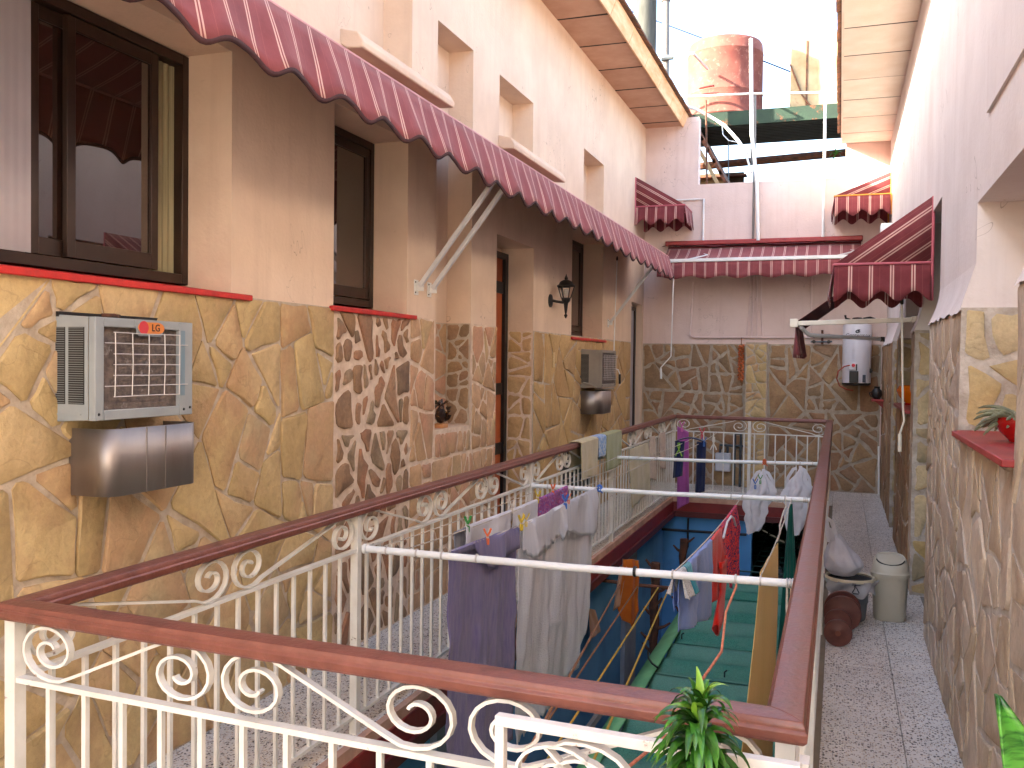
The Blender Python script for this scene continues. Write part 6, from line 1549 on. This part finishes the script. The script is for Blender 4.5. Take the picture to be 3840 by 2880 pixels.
MB().tube([(-2.6, 14.40, 5.70), (-1.36, 14.40, 5.655), (1.2, 14.40, 5.49)], .018, 8).build('guard_rail', M['white_rust'], pf_)
pb = MB().tube([(-3.2, 16.0, 4.92), (1.5, 16.0, 5.09)], .065, 8).build('beam', M['rust']); tag(pb, 'dark rusty beam spanning behind the end wall below the tanks', 'beam')
ch = thing('chimney', 'wide grey fibre cement flue behind the left roof edge', 'chimney', (-2.76, 13.5, 4.6))
MB().tube([(-2.76, 13.5, 4.5), (-2.76, 13.5, 7.4)], .163, 28).build('flue', M['asbestos'], ch)
MB().lathe([(.163, 0), (.18, .01), (.18, .05), (.163, .06)], (-2.76, 13.5, 5.6), 28).build('collar', M['asbestos'], ch)
vp = thing('vent_pipe', 'slim grey vent pipe with a socket joint beside the wide flue', 'pipe', (-2.45, 13.5, 5))
MB().tube([(-2.44, 13.5, 4.6), (-2.465, 13.5, 7.3)], .052, 16).build('pipe', M['pipe_grey'], vp)
MB().tube([(-2.463, 13.5, 6.82), (-2.464, 13.5, 6.93)], .066, 16).build('socket', M['pipe_grey'], vp)
MB().tube([(-2.6, 13.44, 6.0), (-2.05, 13.44, 6.02), (-1.98, 14.4, 6.08)], .020, 8).build('feed_pipe', M['white_pipe'], vp)
MB().tube([(-2.50, 13.43, 5.98), (-2.33, 13.43, 5.985)], .03, 8).build('clamp', M['iron_pipe'], vp)
line('cable', [(-5.5, 15.6, 8.55), (-2.9, 15.6, 7.28), (-1.2, 15.6, 6.47), (-.6, 15.7, 6.2)], .012, mat('cable_blue', lin((40, 60, 110)), .6), 'dark blue cable stretched behind the red water tank', 'cable')
line('hose', [(-2.25, 13.5, 5.33), (-2.0, 13.5, 5.24), (-1.80, 13.5, 5.12), (-1.60, 13.5, 4.98), (-1.42, 13.5, 4.77), (-1.25, 13.2, 4.5)], .024, M['white_pipe'], 'white curved hose running from the roof edge to the white pole', 'hose')
line('cable', [(-1.75, 14.4, 5.25), (-1.72, 14.3, 5.05), (-1.62, 14.2, 4.93), (-1.5, 14.2, 4.9)], .008, M['white_pipe'], 'thin looping cable under the green platform', 'cable')
line('post', [(-1.80, 13.0, 5.22), (-1.765, 13.0, 4.0)], .014, M['rust'], 'thin rusty upright behind the end wall parapet', 'post')
line('post', [(-1.72, 15.0, 5.2), (-1.70, 15.0, 4.1)], .010, M['iron_pipe'], 'thin blue-grey upright below the green platform', 'post')
# neighbouring tiled roof behind the parapet
nr = thing('neighbour_roof', 'dark weathered tiled roof slope showing behind the end wall parapet', 'roof', (-2, 14, 4.2))
ang = [( -2.25, 5.40), (-1.60, 4.20)]
for k in range(9):
    t0, t1 = k/9, (k+1)/9+.03
    x0, z0 = -2.25+.78*t0, 5.40-1.45*t0; x1, z1 = -2.25+.78*t1, 5.40-1.45*t1
    MB().prism([(x0, z0), (x1, z1), (x1+.03, z1+.02), (x0+.035, z0+.04)], lambda a, b: (a, 13.2, b), lambda a, b: (a, 17, b)).build('tile_course', M['roof_tile'], nr)
MB().prism([(-2.29, 5.36), (-1.51, 3.91), (-1.56, 3.90), (-2.36, 5.36)], lambda a, b: (a, 13.22, b), lambda a, b: (a, 13.26, b)).build('barge_board', mat('barge', lin((168, 146, 112)), .8), nr)
MB().box(-3.2, -1.66, 16.9, 17.0, 3.9, 5.0).build('gable', mat('gable_dark', lin((86, 76, 60)), .9, lin((60, 52, 42)), 5), nr)
for z in (4.35, 4.62, 4.9): MB().box(-3.2, -1.6, 16.7, 16.9, z, z+.03).build('rafter', M['barge'] if 'barge' in M else M['rust'], nr)
# weeds on the corner
wd = thing('weed', 'small green weed growing at the edge of the pale roof', 'plant', (-.1, 15.9, 5.0))
M['weed'] = mat('weed_green', lin((86, 140, 60)), .6)
rr = random.Random(3)
for k in range(16):
    a = rr.uniform(0, 2*PI); leaf((-.12, 15.85, 4.98), a, rr.uniform(.2, 1.2), rr.uniform(.1, .22), .03, 1.5, wd, M['weed'])
